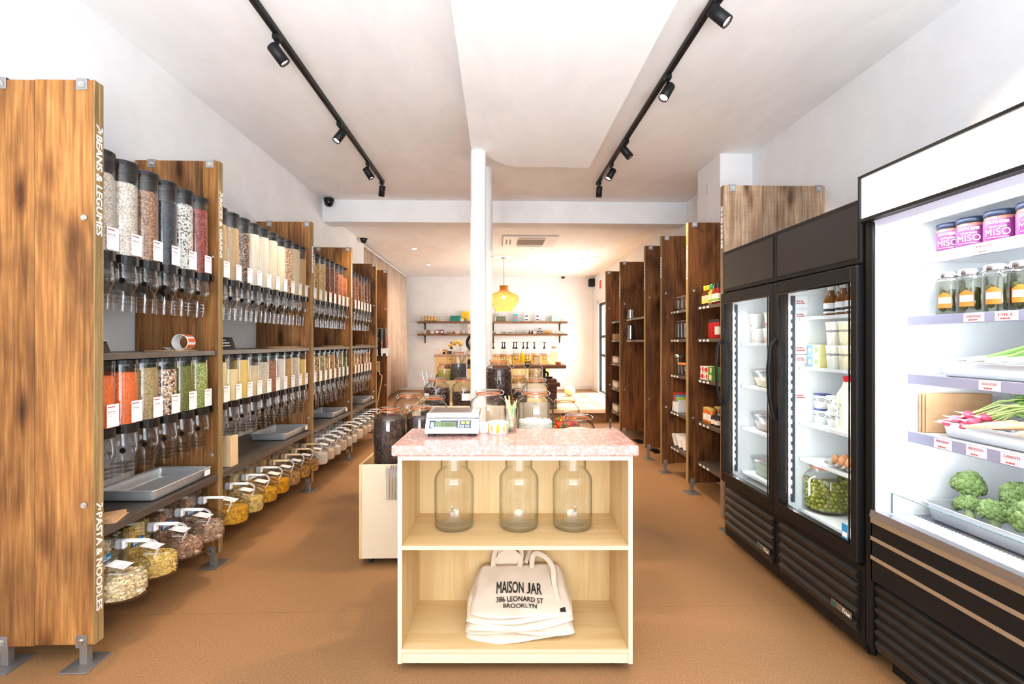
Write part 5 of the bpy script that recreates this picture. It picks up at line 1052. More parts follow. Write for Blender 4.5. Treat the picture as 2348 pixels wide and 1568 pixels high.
for k in range(4):
    up = k // 2; px = 1878; x = 1.775; y = atX(px, 830, x)[1] + (0 if k % 2 == 0 else -.0); x += .07 * (k % 2)
    t = thing('butter_box', '%s blue and yellow butter box, %s layer, in the milk fridge' % (['front', 'rear'][k % 2], ['bottom', 'top'][up]), 'box', (x, y, 1.2606 + up * .0625), 0, 'butter boxes'); ob('box_body', MB().box(-.033, .033, -.055, .055, 0, .062, .001), plain(226, 216, 150), t)
    ob('print_panel', MB().box(-.0338, -.033, .003, .054, .002, .060), plain(96, 136, 200), t); ob('print_mark', MB().rev([(.015, 0), (.001, .0006)], 14, (-.0346, .028, .03), 'x'), plain(246, 232, 150), t); ob('print_mark', MB().box(-.0338, -.033, -.04, -.012, .02, .045), plain(120, 150, 90), t)
for k in range(5):
    px, up = ((1886, 0), (1886, 1), (1916, 0), (1916, 1), (1900, 0))[k]; x = 1.80 if k < 4 else 1.88; y = atX(px, 950, x)[1]
    tub('%s SALTED butter cup in the milk fridge' % ['lower left', 'upper left', 'lower right', 'upper right', 'rear'][k], x, y, .9506 + up * .082, .042 if k < 4 else .04, .081, (238, 238, 234), (46, 62, 128) if px == 1886 else (240, 240, 238), 'salted butter cups', 'SALTED', (30, 36, 70), 'butter_cup', .7)
for k, (x, px) in enumerate(((1.80, 1942), (1.90, 1968))):
    y = atX(px, 950, x)[1]; t = thing('milk_jug', ['front glass milk jug with red cap in the milk fridge', 'rear glass milk jug with red cap in the milk fridge'][k], 'jug', (x, y - .01, .9506), 0, 'milk jugs')
    m = MB(); rs = []
    for z, s_ in ((0, .9), (.01, 1), (.14, 1), (.18, .9), (.215, .55), (.235, .40), (.25, .40)):
        rs.append([(.05 * s_ * math.copysign(abs(math.cos(a)) ** .6, math.cos(a)), .05 * s_ * math.copysign(abs(math.sin(a)) ** .6, math.sin(a)), z) for a in [2 * PI * j / 20 for j in range(20)]])
    m.loft(rs); ob('jug_body', m, base('milk', srgb(240, 240, 222), .12), t); ob('cap', MB().rev([(.024, .245), (.025, .248), (.025, .272), (.018, .276), (.001, .276)], 16), plain(206, 30, 44), t)
    ob('handle', MB().torus((-.038, .028, .13), .024, .008, 16, 8, 'y'), MATS['milk'], t)
    pm = MB(); rng = random.Random(k)
    for j in range(9): pm.ball((-.0505, rng.uniform(-.03, .03), rng.uniform(.03, .16)), .006, 1, (.08, 1, 1))
    ob('print_mark', pm, plain(140, 166, 214), t)
# eggs in a pulp tray
x = 1.76; y = atX(1922, 1050, x)[1]; t = thing('egg_tray', 'grey pulp egg tray on a milk fridge shelf', 'egg tray', (x + .10, y - .06, .7506))
m = MB(); nx, ny = 32, 24; vs = []
for j in range(ny + 1):
    for i in range(nx + 1): xx, yy = -.14 + .30 * i / nx, -.12 + .235 * j / ny; vs.append((xx, yy, .018 + .017 * math.cos(xx * 2 * PI / .05) * math.cos(yy * 2 * PI / .05) + .004))
m._add(vs, [(j * (nx + 1) + i, j * (nx + 1) + i + 1, (j + 1) * (nx + 1) + i + 1, (j + 1) * (nx + 1) + i) for j in range(ny) for i in range(nx)], True); ob('pulp_tray', m, plain(176, 176, 166, .9), t)
for i in range(5):
    for j in range(4):
        e = thing('egg', 'brown egg, row %s from the aisle, place %s from the near end of the tray' % (ORD[i], ORD[j]), 'egg', (x + .10 - .115 + .05 * i, y - .06 - .095 + .05 * j, .7506 + .046), 0, 'brown eggs in the tray'); ob('shell', MB().rev([(.001, -.026), (.012, -.023), (.019, -.012), (.0205, -.002), (.018, .012), (.011, .022), (.001, .027)], 16), plain(198 + 6 * ((i + j) % 3), 140, 96, .45), e)
# big jar of olives
x = 1.845; y = atX(1896, 1150, x)[1]
OL = [base('olive_%d' % i, srgb(*c), .25) for i, c in enumerate(((128, 130, 40), (146, 148, 52), (110, 114, 34), (158, 156, 66)))]
oj = jar('wide clip-top jar of green olives at the bottom of the milk fridge', x, y, .4606, .245, .272, OL[2], .97, group=None)
for c in list(oj.children):
    if c.name.startswith('contents'): c.scale = (.9, .9, 1)
m = MB(); rng = random.Random(5); q = .1225 * .945 - .014
for r_ in range(8):
    for j in range(24):
        a = 2 * PI * (j + .5 * (r_ % 2) + rng.uniform(-.2, .2)) / 24; m.mi = rng.randrange(4); m.ball((q * math.cos(a), q * math.sin(a), .028 + r_ * .0215 + rng.uniform(-.003, .003)), .0135, 1, (1, .85, 1.15), Matrix.Rotation(rng.uniform(0, 6), 3, 'X') @ Matrix.Rotation(rng.uniform(0, 6), 3, 'Y'))
s_ = ob('olives', m, OL, oj); s_['kind'] = 'stuff'
x, y = 1.80, atX(1945, 1215, 1.72)[1]; t = pan('clear plastic pan of limes at the bottom of the milk fridge', (x + .03, y - .02, .4606), .17, .22, .07, tagm=False, name='lime_pan', group=None); t.children[0].data.materials[0] = G['ghost_plastic']
for k in range(5): e = thing('lime', ['front left', 'front right', 'middle', 'rear left', 'rear right'][k] + ' green lime in the plastic pan', 'lime', (x + .03 + (.035 * (k % 2) - .03), y - .02 - .06 + .03 * k, .4606 + .028), .5 * k, 'limes in the pan'); ob('peel', MB().rev([(.001, -.027), (.012, -.022), (.021, 0), (.012, .022), (.001, .027)], 14, ax='y'), plain(150, 186, 50, .35), e)
# far fridge: cups and boxes
for k in range(4):
    px, up = ((1740, 0), (1768, 0), (1735, 1), (1770, 1))[k]; x = 1.79; y = atX(px, 760, x)[1]; t = thing('paper_cup', '%s white paper tub in the far fridge' % ['lower left', 'lower right', 'upper left', 'upper right'][k], 'cup', (x, y, 1.3906 + up * .1025), 0, 'white paper tubs'); ob('cup_body', MB().rev([(.001, 0), (.036, 0), (.046, .096)], 24), plain(240, 238, 236), t); ob('lid', MB().rev([(.047, .09), (.049, .093), (.049, .100), (.001, .102)], 24), plain(246, 246, 246), t); ob('print_mark', MB().box(-.041, -.0395, -.012, .012, .012, .028), plain(230, 130, 100), t)
for k, z in enumerate((1.10, .81, .505)):
    x = 1.875; y = 3.30; t = thing('food_container', '%s clear lidded container of %s in the far fridge' % (['upper', 'middle', 'lower'][k], ['pale dough', 'noodles', 'greens'][k]), 'container', (x, y, z + .0006), .0, 'lidded containers'); rs = []
    for zz, s_ in ((0, .82), (.004, .86), (.10, 1.0)): rs.append([(s_ * .145 * math.copysign(abs(math.cos(a)) ** .5, math.cos(a)), s_ * .19 * math.copysign(abs(math.sin(a)) ** .5, math.sin(a)), zz) for a in [2 * PI * j / 28 for j in range(28)]])
    ob('tub_body', MB().loft(rs, True, False), G['ghost_plastic'], t); ob('contents', MB().loft([[(p[0] * .95, p[1] * .95, p[2] + .003) for p in rs[0]], [(p[0] * .93, p[1] * .93, .06) for p in rs[2]]]), plain(*[(238, 222, 190), (222, 206, 200), (196, 204, 180)][k]), t)
    rs2 = [[(p[0] * 1.03, p[1] * 1.03, .098) for p in rs[2]], [(p[0] * 1.03, p[1] * 1.03, .112) for p in rs[2]], [(p[0] * .9, p[1] * .9, .118) for p in rs[2]]]; ob('lid', MB().loft(rs2), clear('frost_lid_%d' % k, (.86, .87, .88), .8, .15), t); ob('red_tab', MB().box(-.150, -.135, -.03, .01, .1185, .120), plain(226, 80, 60), t)
# ================================================================ open refrigerated merchandiser
MX, MY, MW = 1.60, 2.168, 1.45
t = thing('open_merchandiser', 'black open-front refrigerated merchandiser with a lit white header', 'merchandiser', (MX, MY, 0)); BP = G['black_powder']; FW = G['fridge_white']
D = .80
for nm, a in (('side_panel', (0, D, -.04, 0, .09, 2.10)), ('side_panel', (0, D, -MW, -MW + .04, .09, 2.10)), ('rear_panel', (D - .04, D, -MW + .04, -.04, .09, 2.10)), ('top_panel', (.02, D - .04, -MW + .04, -.04, 1.95, 2.10))): ob(nm, MB().box(*a, .002), BP, t)
ob('liner', MB().box(.012, D - .04, -.046, -.04, .66, 1.95).box(.012, D - .04, -MW + .04, -MW + .046, .66, 1.95).box(D - .05, D - .04, -MW + .046, -.046, .66, 1.95).box(.03, D - .05, -MW + .046, -.046, 1.93, 1.95), FW, t)
sg = ob('sign_box', MB().box(-.022, .02, -MW, 0, 1.915, 2.115, .003).box(-.034, -.022, -MW, 0, 2.103, 2.115).box(-.034, -.022, -MW, 0, 1.915, 1.929).box(-.034, -.022, -.010, 0, 1.929, 2.103).box(-.034, -.022, -MW, -MW + .010, 1.929, 2.103), G['black_matte'], t); ob('sign_face', MB().box(-.0245, -.022, -MW + .010, -.010, 1.929, 2.103), G['sign_white'], sg)
ob('light_hood', MB().prism([(.0, 1.914), (.16, 1.914), (.14, 1.885), (.02, 1.89)], -MW + .046, -.046, 'y'), plain(206, 210, 232, .4), t)
ob('led_tube', MB().box(.05, .11, -MW + .1, -.1, 1.880, 1.886), G['led_white'], t)
ob('sill', MB().prism([(-.006, .655), (0, .684), (.06, .672), (.06, .655)], -MW + .03, -.03, 'y'), plain(186, 184, 196, .3, 1), t)
ob('front_fascia', MB().box(0, .04, -MW + .005, -.03, .384, .655, .002), G['black_matte'], t)
for z0, z1 in ((.630, .655), (.556, .572), (.474, .490)): ob('tan_stripe', MB().box(-.003, 0, -MW + .005, -.032, z0, z1, .0005), plain(150, 124, 98, .5), t)
gr = ob('lower_grille', MB().box(.03, .06, -MW + .03, -.03, .09, .382), BP, t)
for k in range(6): ob('louver', MB().prism([(.0, .03), (.028, .05), (.028, .0), (.016, -.006)], -MW + .05, -.05, 'y').xf(Matrix.Translation((0, 0, .095 + .047 * k))), base('louver_black', (0, 0, 0)), gr)
ob('machine_box', MB().box(.06, D - .04, -MW + .04, -.04, .09, .655), BP, t); ob('skid', MB().box(.08, D - .02, -MW + .05, -.05, 0, .0895), G['black_matte'], t)
dk = ob('deck', MB().box(.06, D - .05, -MW + .046, -.046, .655, .664), base('deck_steel', srgb(150, 152, 164), .35, .5), t)
vs_ = MB().box(-.0012, .0012, 0, .010, 0, .004).mesh('vent_slat', FW)
sl = MB().box(-.045, .045, -.0035, .0035, 0, .008, .0008).mesh('vent_slat', FW)
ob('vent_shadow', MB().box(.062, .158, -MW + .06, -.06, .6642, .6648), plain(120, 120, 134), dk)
for k in range(58): ob('vent_slat', sl, None, dk, (.11, -.075 - .0155 * k, .665))
ob('glass_lip', MB().box(.075, .080, -MW + .05, -.05, .674, .757, .001), G['pane_glass'], t); ob('lip_edge', MB().box(.0745, .0805, -MW + .05, -.05, .757, .7590).box(.0745, .0805, -.051, -.049, .674, .757), plain(104, 132, 136, .1), t)
SH = [(1.759, 1.715), (1.508, 1.471), (1.264, 1.224), (1.022, .977)]; XS = .155
TAGS = [[('MISO', .34)], [('SOUR PICKLES', .30), ('DILL', .42), ('BREAD AND BUTTER PICKLES', .58)], [('SCALLIONS', .36)], [('FRENCH RADISH', .17), ('BROCCOLI', .31), ('CARROTS', .44)]]
for k, (z1, z0) in enumerate(SH):
    s_ = ob('shelf', MB().box(XS, D - .05, -MW + .048, -.048, z1 - .02, z1 - .004, .001), FW, t)
    ob('shelf_strip', MB().box(XS - .006, XS, -MW + .048, -.048, z0, z1, .001), plain(150, 150, 174, .35), s_)
    for tx, y in TAGS[k]:
        m = MB(); m.box(XS - .0072, XS - .006, -.048 - y - .04, -.048 - y + .04, z0 + .003, z1 - .003); m.mat(1); text(m, tx, (XS - .0078, -.048 - y + .028, z1 - .018), (0, -1, 0), (0, 0, 1), w=.056, h=.009, bold=.015); glyphs(m, (XS - .0078, -.048 - y + .02, z0 + .008), (0, -1, 0), (0, 0, 1), .04, .009, 4)
        ob('price_tag', m, [plain(214, 212, 220), G['red_ink']], s_)
    led = ob('shelf_led', MB().box(XS + .006, XS + .014, -MW + .1, -.1, z1 - .025, z1 - .021), G['led_white'], s_)
    area('shelf_led_light', (MX + XS + .03, MY - MW / 2, z1 - .03), (0, math.radians(-25), 0), .03, MW - .2, 1.1, (.95, .975, 1))
area('hood_led_light', (MX + .08, MY - MW / 2, 1.876), (0, math.radians(-30), 0), .06, MW - .2, 3.0, (.95, .975, 1))
# miso jars
def mpos(px, x): return atX(px, 700, x)[1]
lid_navy = plain(26, 38, 62, .4); miso = grain('miso', [S(170, 110, 90), S(140, 86, 74)], 200, .7)
def wrap(m, r, h0, a_c, mb_v): pass
def cyl_text(m, s_, r, ac, half, z, h, bold=.01):
    """lettering bent round a jar that faces the aisle; ac = angle of its middle, -x is 0"""
    q = MB(); text(q, s_, (0, 0, 0), (1, 0, 0), (0, 1, 0), w=2 * half * r, h=h, bold=bold)
    b = len(m.v); m.v += [(-(r + o_) * math.cos((x / r - half) + ac), -(r + o_) * math.sin((x / r - half) + ac), z + y) for x, y, o_ in q.v]
    for f in q.f: m.f.append(tuple(b + i for i in f)); m.m.append(m.mi); m.s.append(False)
for k, (px, x) in enumerate(((2181, 1.815), (2230, 1.815), (2296, 1.815), (2345, 1.88), (2375, 1.815))):
    y = mpos(px, x); tt = thing('miso_jar', '%s purple-labelled MISO jar on the top merchandiser shelf' % ['far left', 'second from left', 'third, largest,', 'rear fourth', 'cut-off fifth'][k], 'jar', (x, y, 1.7556), 0, 'miso jars'); r = .0485 - .002 * (k == 0)
    ob('jar_body', MB().rev([(.001, 0), (r * .95, 0), (r, .006), (r, .088), (r * .95, .093)], 28), miso, tt); ob('glass_body', MB().rev([(r * 1.01, .003), (r * 1.01, .094), (r * .94, .10)], 28, cap0=False, cap1=False), G['clear_plastic'], tt); ob('lid', MB().rev([(r * .98, .096), (r * 1.03, .098), (r * 1.03, .112), (r * .97, .116), (.001, .116)], 28), lid_navy, tt)
    l = ob('label', MB().rev([(r * 1.02, .008), (r * 1.02, .082)], 28, cap0=False, cap1=False), plain(104, 36, 92, .4), tt)
    m = MB(); ac = .55; cyl_text(m, 'MISO', r * 1.035, ac, .72, .024, .024, 0); cyl_text(m, 'AZUKI BEAN', r * 1.035, ac, .5, .052, .0055); cyl_text(m, 'SOUTH RIVER', r * 1.035, ac, .66, .066, .010, .03); cyl_text(m, 'Certified Organic Unpasteurized', r * 1.035, ac, .62, .015, .004); ob('lettering', m, G['white_ink'], l)
bri = plain(150, 150, 128, .12)
for k, (px, x) in enumerate(((2178, 1.815), (2228, 1.815), (2290, 1.80), (2352, 1.81), (2325, 1.90))):
    y = mpos(px, x); tt = thing('pickle_jar', '%s pickle jar with an orange tag on the second merchandiser shelf' % ['far left', 'second', 'third, nearest,', 'cut-off fourth', 'rear'][k], 'jar', (x, y, 1.5046), 0, 'pickle jars'); r = .048
    ob('glass_body', MB().rev([(r * .9, 0), (r, .008), (r, .125), (r * .92, .143), (r * .78, .15), (r * .78, .158)], 26, cap1=False), G['jar_glass'], tt); ob('brine', MB().rev([(.001, .004), (r * .9, .004), (r * .95, .012), (r * .95, .122), (r * .85, .138), (.001, .139)], 26), clear('brine', (.74, .75, .68), .3, .05) if k == 0 else G['brine'], tt); ob('lid', MB().rev([(r * .84, .150), (r * .86, .152), (r * .86, .170), (r * .8, .173), (.001, .173)], 26), G['steel_bright'], tt)
    for j in range(3): ob('pickle', MB().rev([(.001, -.045), (.012, -.038), (.0155, 0), (.012, .038), (.001, .045)], 10, (.022 * math.cos(j * 2.1), .022 * math.sin(j * 2.1), .062)), plain(88, 92, 48, .3), tt)
    m = MB(); R_ = r * 1.02; A0, A1 = .0, .95; 
    for j in range(5): a, b = A0 + (A1 - A0) * j / 5, A0 + (A1 - A0) * (j + 1) / 5; P = lambda q, z: (-R_ * math.cos(q), -R_ * math.sin(q), z); pk = lambda q: .078 + .016 * (1 - abs((q - (A0 + A1) / 2) / ((A1 - A0) / 2))); m._add([P(a, .03), P(b, .03), P(b, pk(b)), P(a, pk(a))], [(0, 1, 2, 3)])
    l = ob('label', m, plain(236, 118, 40, .5), tt); m = MB(); R_ = r * 1.03
    for j in range(5): a, b = .06 + .83 * j / 5, .06 + .83 * (j + 1) / 5; m._add([P(a, .048), P(b, .048), P(b, .072), P(a, .072)], [(0, 1, 2, 3)])
    ob('label_print', m, G['label_paper'], l)
# scallions
zt = 1.2606; pn = pan('long steel pan of scallions on the third merchandiser shelf', (1.93, 1.74, zt), .30, .60, .065, tagm=False, name='produce_pan', group='produce pans')
rng = random.Random(3)
for k in range(9):
    y0 = 1.98 - .055 * k; tt = thing('scallion', '%s scallion from the left in the long steel pan' % ORD[k], 'scallion', (1.80 + .02 * (k % 3), y0, zt + .066), 0, 'scallions'); a = rng.uniform(-.2, .25)
    R_ = Matrix.Rotation(a - .55, 4, 'Z'); L = .20
    st = [R_ @ Vector((0, 0, 0)), R_ @ Vector((.06, 0, .008)), R_ @ Vector((.11, 0, .016))]; ob('white_stem', MB().tube(st, [.006, .007, .006], 7), plain(240, 244, 224, .4), tt)
    m = MB()
    for j in range(4):
        sp_ = rng.uniform(-.35, .35); up = rng.uniform(.02, .10) + (.10 if k == 2 and j == 0 else 0); m.mi = j % 2; m.tube([st[2], st[2] + R_ @ Vector((L * .5, sp_ * .06, up * .5)), st[2] + R_ @ Vector((L * .85, sp_ * .14, up))], [.005, .007, .003], 6)
    ob('green_blade', m, [plain(120, 164, 84, .4), plain(158, 192, 114, .4)], tt)
# paper bags, radishes, carrots
zt = 1.0186
for k in range(3):
    m = MB().box(0, .27, -.004, .004, 0, .165, .003); tag(ob('paper_bag', m, G['kraft'], None, (1.79 + .005 * k, 2.112 - .012 * k, zt), -.03 * k), '%s brown paper bag standing against the merchandiser side wall' % ['rear', 'middle', 'front'][k], 'paper bag', 'paper bags in the merchandiser')
pan('steel pan of radishes and carrots on the fourth merchandiser shelf', (1.945, 1.80, zt), .32, .46, .065, tagm=False, name='produce_pan', group='produce pans'); pan('second steel pan at the cut-off end of the fourth shelf', (1.945, 1.32, zt), .32, .44, .065, tagm=False, name='produce_pan', group='produce pans')
rng = random.Random(9); RC = [plain(206, 84, 112, .35), plain(220, 120, 142, .35), plain(192, 66, 96, .35)]
spots = [(i, j) for i in range(4) for j in range(4)]
for k, (i, j) in enumerate(spots):
    x, y, z = 1.80 + .026 * j, 1.985 - .035 * i - .01 * (j % 2), zt + .058 + .020 * ((i + j) % 2) + .016 * (j > 1)
    tt = thing('radish', 'pink radish in row %s, place %s of the bunch' % (ORD[i], ORD[j]), 'radish', (x, y, z), rng.uniform(2.2, 3.6), 'pink radishes', rot=(0, rng.uniform(-.2, .3), rng.uniform(2.0, 3.4)))
    ob('root', MB().rev([(.001, -.020), (.010, -.014), (.0135, -.002), (.012, .010), (.006, .018)], 12, ax='x'), RC[k % 3], tt); ob('white_tip', MB().rev([(.0062, .0175), (.003, .024), (.0008, .045)], 10, ax='x'), plain(250, 236, 236, .4), tt)
m = MB(); rng = random.Random(11)
for k in range(34):
    a = Vector((1.86 + rng.uniform(-.01, .05), 1.90 + rng.uniform(-.06, .06), zt + .075 + rng.uniform(0, .03))); b = a + Vector((.10 + rng.uniform(-.03, .05), -.12 + rng.uniform(-.05, .05), rng.uniform(.02, .07))); m.mi = k % 2; m.tube([a, (a + b) / 2 + Vector((0, 0, .02)), b], .0026, 4)
    for j in range(9):
        c = b + Vector((rng.uniform(-.05, .07), rng.uniform(-.08, .06), rng.uniform(-.02, .05))); r_ = rng.uniform(.012, .024); R_ = Matrix.Rotation(rng.uniform(0, 6), 3, 'Z') @ Matrix.Rotation(rng.uniform(-1.1, 1.1), 3, 'X'); m.mi = 2 + (j % 2)
        m._add([c + R_ @ Vector(p) * r_ for p in ((-1, 0, 0), (-.4, .6, .18), (.5, .55, .1), (1, 0, 0), (.5, -.55, .12), (-.4, -.6, .2), (0, 0, -.12))], [(0, 1, 6), (1, 2, 6), (2, 3, 6), (3, 4, 6), (4, 5, 6), (5, 0, 6)], True)
tag(ob('radish_greens', m, [plain(186, 206, 134, .5), plain(166, 194, 114, .5), plain(112, 152, 82, .5), plain(138, 176, 104, .5)]), 'leafy green tops tied above the pink radishes', 'greens', kind='stuff')
for k in range(6):
    x, y, z = 1.81 + .03 * (k % 3), 1.83 - .065 * k, zt + .072 + .008 * (k % 2); tt = thing('carrot', '%s pale orange carrot from the radishes' % ORD[k], 'carrot', (x, y, z), 0, 'carrots', rot=(0, -.12, -.5 + .1 * (k % 3)))
    ob('root', MB().rev([(.001, -.075), (.006, -.06), (.013, .0), (.018, .07), (.015, .085), (.001, .088)], 14, ax='x'), base('carrot_skin', srgb(236, 182, 134), .45), tt); ob('crown', MB().rev([(.005, .086), (.004, .096), (.001, .097)], 8, ax='x'), plain(140, 170, 80), tt)
# broccoli
pan('steel pan of broccoli on the merchandiser deck', (1.955, 1.70, .6652), .36, .78, .075, tagm=False, name='produce_pan', group='produce pans')
BR = [grain('broccoli_%d' % i, [srgb(*c), srgb(*[v + 22 for v in c]), srgb(*[v - 16 for v in c])], 420, .55, .8) for i, c in enumerate(((116, 142, 84), (128, 154, 96), (102, 128, 72)))]
for k, (x, y, z, r, tilt) in enumerate(((1.90, 2.00, .82, .064, .2), (1.96, 1.855, .815, .062, -.5), (1.845, 1.94, .755, .05, .3), (1.85, 1.835, .765, .055, -.2), (1.87, 1.69, .79, .082, .2), (1.99, 1.60, .84, .06, 1.3), (1.88, 1.50, .785, .075, .1), (2.03, 1.74, .77, .06, .1))):
    tt = thing('broccoli', '%s broccoli head in the deck pan' % ['far left upper', 'stalk-showing second', 'low front left', 'low front second', 'largest dark', 'stalk-up pale', 'cut-off near', 'rear middle'][k], 'broccoli', (x, y, z), 0, 'broccoli heads', rot=(tilt, .1 * (k % 3) - .5 * (k in (1, 5)), k)); m = MB(); rng = random.Random(k)
    n = 70
    for i in range(n):
        ph = math.acos(1 - 1.25 * (i + .5) / n); th = i * 2.39996; rr = r * (.80 + .10 * math.sin(th * 2 + k)); c = (rr * math.sin(ph) * math.cos(th), rr * math.sin(ph) * math.sin(th), rr * math.cos(ph) * .85); m.mi = rng.randrange(3); m.ball(c, r * rng.uniform(.20, .27), 2 if r > .07 else 1)
    m.v = [tuple(Vector(v) * (1 + .05 * noise.noise(Vector(v) * 160))) for v in m.v]
    ob('florets', m, BR, tt); ob('stalk', MB().rev([(r * .38, r * .2), (r * .32, -r * .3), (r * .34, -r * .95), (r * .3, -r * 1.0), (.001, -r * 1.0)], 14), plain(206, 222, 160, .5), tt)
# ================================================================ the rear of the shop
def back(px, py=784, Y=YB): return atY(px, py, Y)
BS = [('upper', 1.928), ('lower', 1.612)]
for n, z in BS:
    t = thing('wall_shelf', '%s long wooden shelf on the back wall' % n, 'shelf', (-.1, YB, z), 0, 'back wall shelves'); ob('board', MB().box(-1.92, 1.92, -.22, -.002, -.045, 0, .003), G['oak_shelf'], t)
    for px in (975, 1131, 1283):
        x = back(px)[0] + .1; b = ob('bracket', MB().box(x - .014, x + .014, -.010, -.002, -.24, -.046, .002).box(x - .014, x + .014, -.2, -.010, -.056, -.046, .002), G['black_matte'], t); ob('brace', MB().tube([(x, -.012, -.2), (x, -.06, -.11), (x, -.17, -.058)], .008, 6), G['black_matte'], b)
ZU, ZL = 1.9285, 1.6125; YS_ = YB - .12
def bxp(px): return atY(px, 784, YS_)[0]
def tin(label, px, r, h, c, z=ZU, group=None, lid=None):
    t = thing('tin_can', label, 'tin', (bxp(px), YS_, z), 0, group); ob('can_body', MB().rev([(.001, 0), (r, 0), (r, h * .92)], 18), plain(*c), t); ob('lid', MB().rev([(r * 1.03, h * .88), (r * 1.03, h), (.001, h)], 18), plain(*(lid or c)), t); ob('label', MB().rev([(r * 1.02, h * .2), (r * 1.02, h * .7)], 18, cap0=False, cap1=False), plain(*[min(255, int(v * 1.12)) for v in c]), t)
for k, px in enumerate((977, 983, 990, 997)): tin('%s gold canister on the upper back shelf' % ORD[k], px, .045, .13 if k < 2 else .12, (196, 164, 104), group='gold canisters')
def sbox(label, px, w, h, c, z=ZU, d=.1, name='card_box', cat='box', group=None, face=None, dy=0, rz=0):
    t = thing(name, label, cat, (bxp(px), YS_ + dy, z), rz, group); ob('box_body', MB().box(-w / 2, w / 2, -d / 2, d / 2, 0, h, .002), plain(*c), t); ob('front_print', MB().box(-w * .3, w * .3, -d / 2 - .001, -d / 2, h * .3, h * .7), plain(*(face or tuple(max(0, v - 40) for v in c))), t); return t
sbox('small white framed card on the upper back shelf', 1015, .10, .09, (236, 230, 224), d=.02, face=(210, 190, 176)); 
for k in range(5):
    t = thing('book', '%s teal book from the bottom of the left stack' % ORD[k], 'book', (bxp(1045), YS_, ZU + .0285 * k), 0, 'teal books'); ob('cover', MB().box(-.13, .13, -.09, .09, 0, .0275, .002), plain(28, 132, 122), t); ob('pages', MB().box(-.125, .131, -.085, .085, .004, .0235), plain(200, 226, 214), t)
for k in range(5):
    t = thing('book', '%s mint book from the bottom of the right stack' % ORD[k], 'book', (bxp(1273), YS_, ZU + .0285 * k), 0, 'mint books'); ob('cover', MB().box(-.105, .105, -.09, .09, 0, .0275, .002), plain(110, 204, 186), t); ob('pages', MB().box(-.1, .106, -.0915, .085, .006, .0215), plain(236, 244, 240), t)
t = thing('book', 'upright yellow book on the upper back shelf', 'book', (bxp(1067), YS_ + .03, ZU), 0); ob('cover', MB().box(-.09, .09, -.012, .012, 0, .26, .002), plain(246, 206, 24), t); m = MB(); glyphs(m, (-.05, -.0128, .06), (1, 0, 0), (0, 0, 1), .1, .16, 3, 4); ob('cover_print', m, plain(230, 150, 30), t)
sbox('small white box before the yellow book', 1060, .075, .065, (240, 236, 230), dy=-.06, d=.05)
t = thing('figurine', 'small grey seated figurine before the yellow book', 'figurine', (bxp(1068), YS_ - .06, ZU)); ob('body', MB().rev([(.001, 0), (.04, 0), (.036, .03), (.024, .06), (.014, .075)], 14), plain(120, 126, 124), t); ob('head', MB().ball((0, 0, .09), .02, 2), plain(206, 206, 204), t)
for k in range(7):
    t = thing('book', '%s olive book of the upright row' % ORD[k], 'book', (bxp(1141) + .032 * k, YS_, ZU), 0, 'olive books'); ob('cover', MB().box(-.0145, .0145, -.08, .08, 0, .125, .002), plain(96, 108, 82), t); ob('spine_print', MB().box(-.007, .007, -.081, -.08, .03, .09), plain(142, 146, 110), t)
t = thing('book', 'leaning dark olive book at the row end', 'book', (bxp(1135), YS_, ZU + .004), 0, rot=(0, .2, 0)); ob('cover', MB().box(-.016, .016, -.1, .1, 0, .20, .002), plain(76, 88, 70), t); ob('pages', MB().box(-.012, .012, -.101, .098, .004, .196), plain(206, 206, 190), t)
sbox('tall turquoise box with coral print on the upper back shelf', 1182, .115, .19, (60, 180, 206), face=(232, 120, 110), d=.08)
for k, px in enumerate((1207, 1232)):
    for j in range(2): sbox('%s white soap box of the %s stack' % (['lower', 'upper'][j], ['first', 'second'][k]), px, .10, .092, (236, 238, 240), z=ZU + .0925 * j, face=(60, 64, 70), group='white soap boxes', d=.08)
sbox('tiny white box beside the second soap stack', 1245, .09, .055, (240, 240, 240), d=.06)
# lower shelf
def sm(label, px, w, h, c, **k): return sbox(label, px, w, h, c, z=ZL, **k)
sm('slim white packet at the left end of the lower back shelf', 976, .03, .10, (240, 236, 230)); sm('brown soap bars at the left end of the lower back shelf', 981, .07, .10, (150, 110, 80)); sm('white flat box on the lower back shelf', 992, .09, .055, (240, 236, 236))
for k, px in enumerate((1002, 1013)): sm('%s dark red gift box on the lower back shelf' % ORD[k], px, .09, .10, (150, 26, 50), dy=.04, d=.04); t = thing('round_mirror', '%s small round white dish before a red box' % ORD[k], 'dish', (bxp(px), YS_ - .03, ZL), 0, 'round dishes'); ob('disc', MB().rev([(.001, -.008), (.045 - .008 * k, -.008), (.045 - .008 * k, .008), (.001, .008)], 22, (0, 0, .045 - .008 * k), 'y'), plain(232, 226, 224), t); ob('rim', MB().torus((0, 0, .045 - .008 * k), .043 - .008 * k, .004, 24, 6, 'y'), plain(196, 190, 190), t)
t = thing('wooden_brush', 'flat wooden brush lying on the lower back shelf', 'brush', (bxp(1030), YS_, ZL), 0); ob('handle', MB().box(-.07, .05, -.02, .02, .02, .035, .005), plain(140, 98, 62), t); ob('bristles', MB().box(-.065, .02, -.016, .016, 0, .0195, .003), plain(196, 166, 120), t)
t = thing('red_ball', 'small red ball on the lower back shelf', 'ball', (bxp(1040), YS_, ZL), 0); ob('ball_body', MB().ball((0, 0, .028), .028, 2), plain(222, 70, 56), t); ob('seam', MB().torus((0, 0, .028), .028, .0015, 20, 5), plain(180, 50, 40), t)
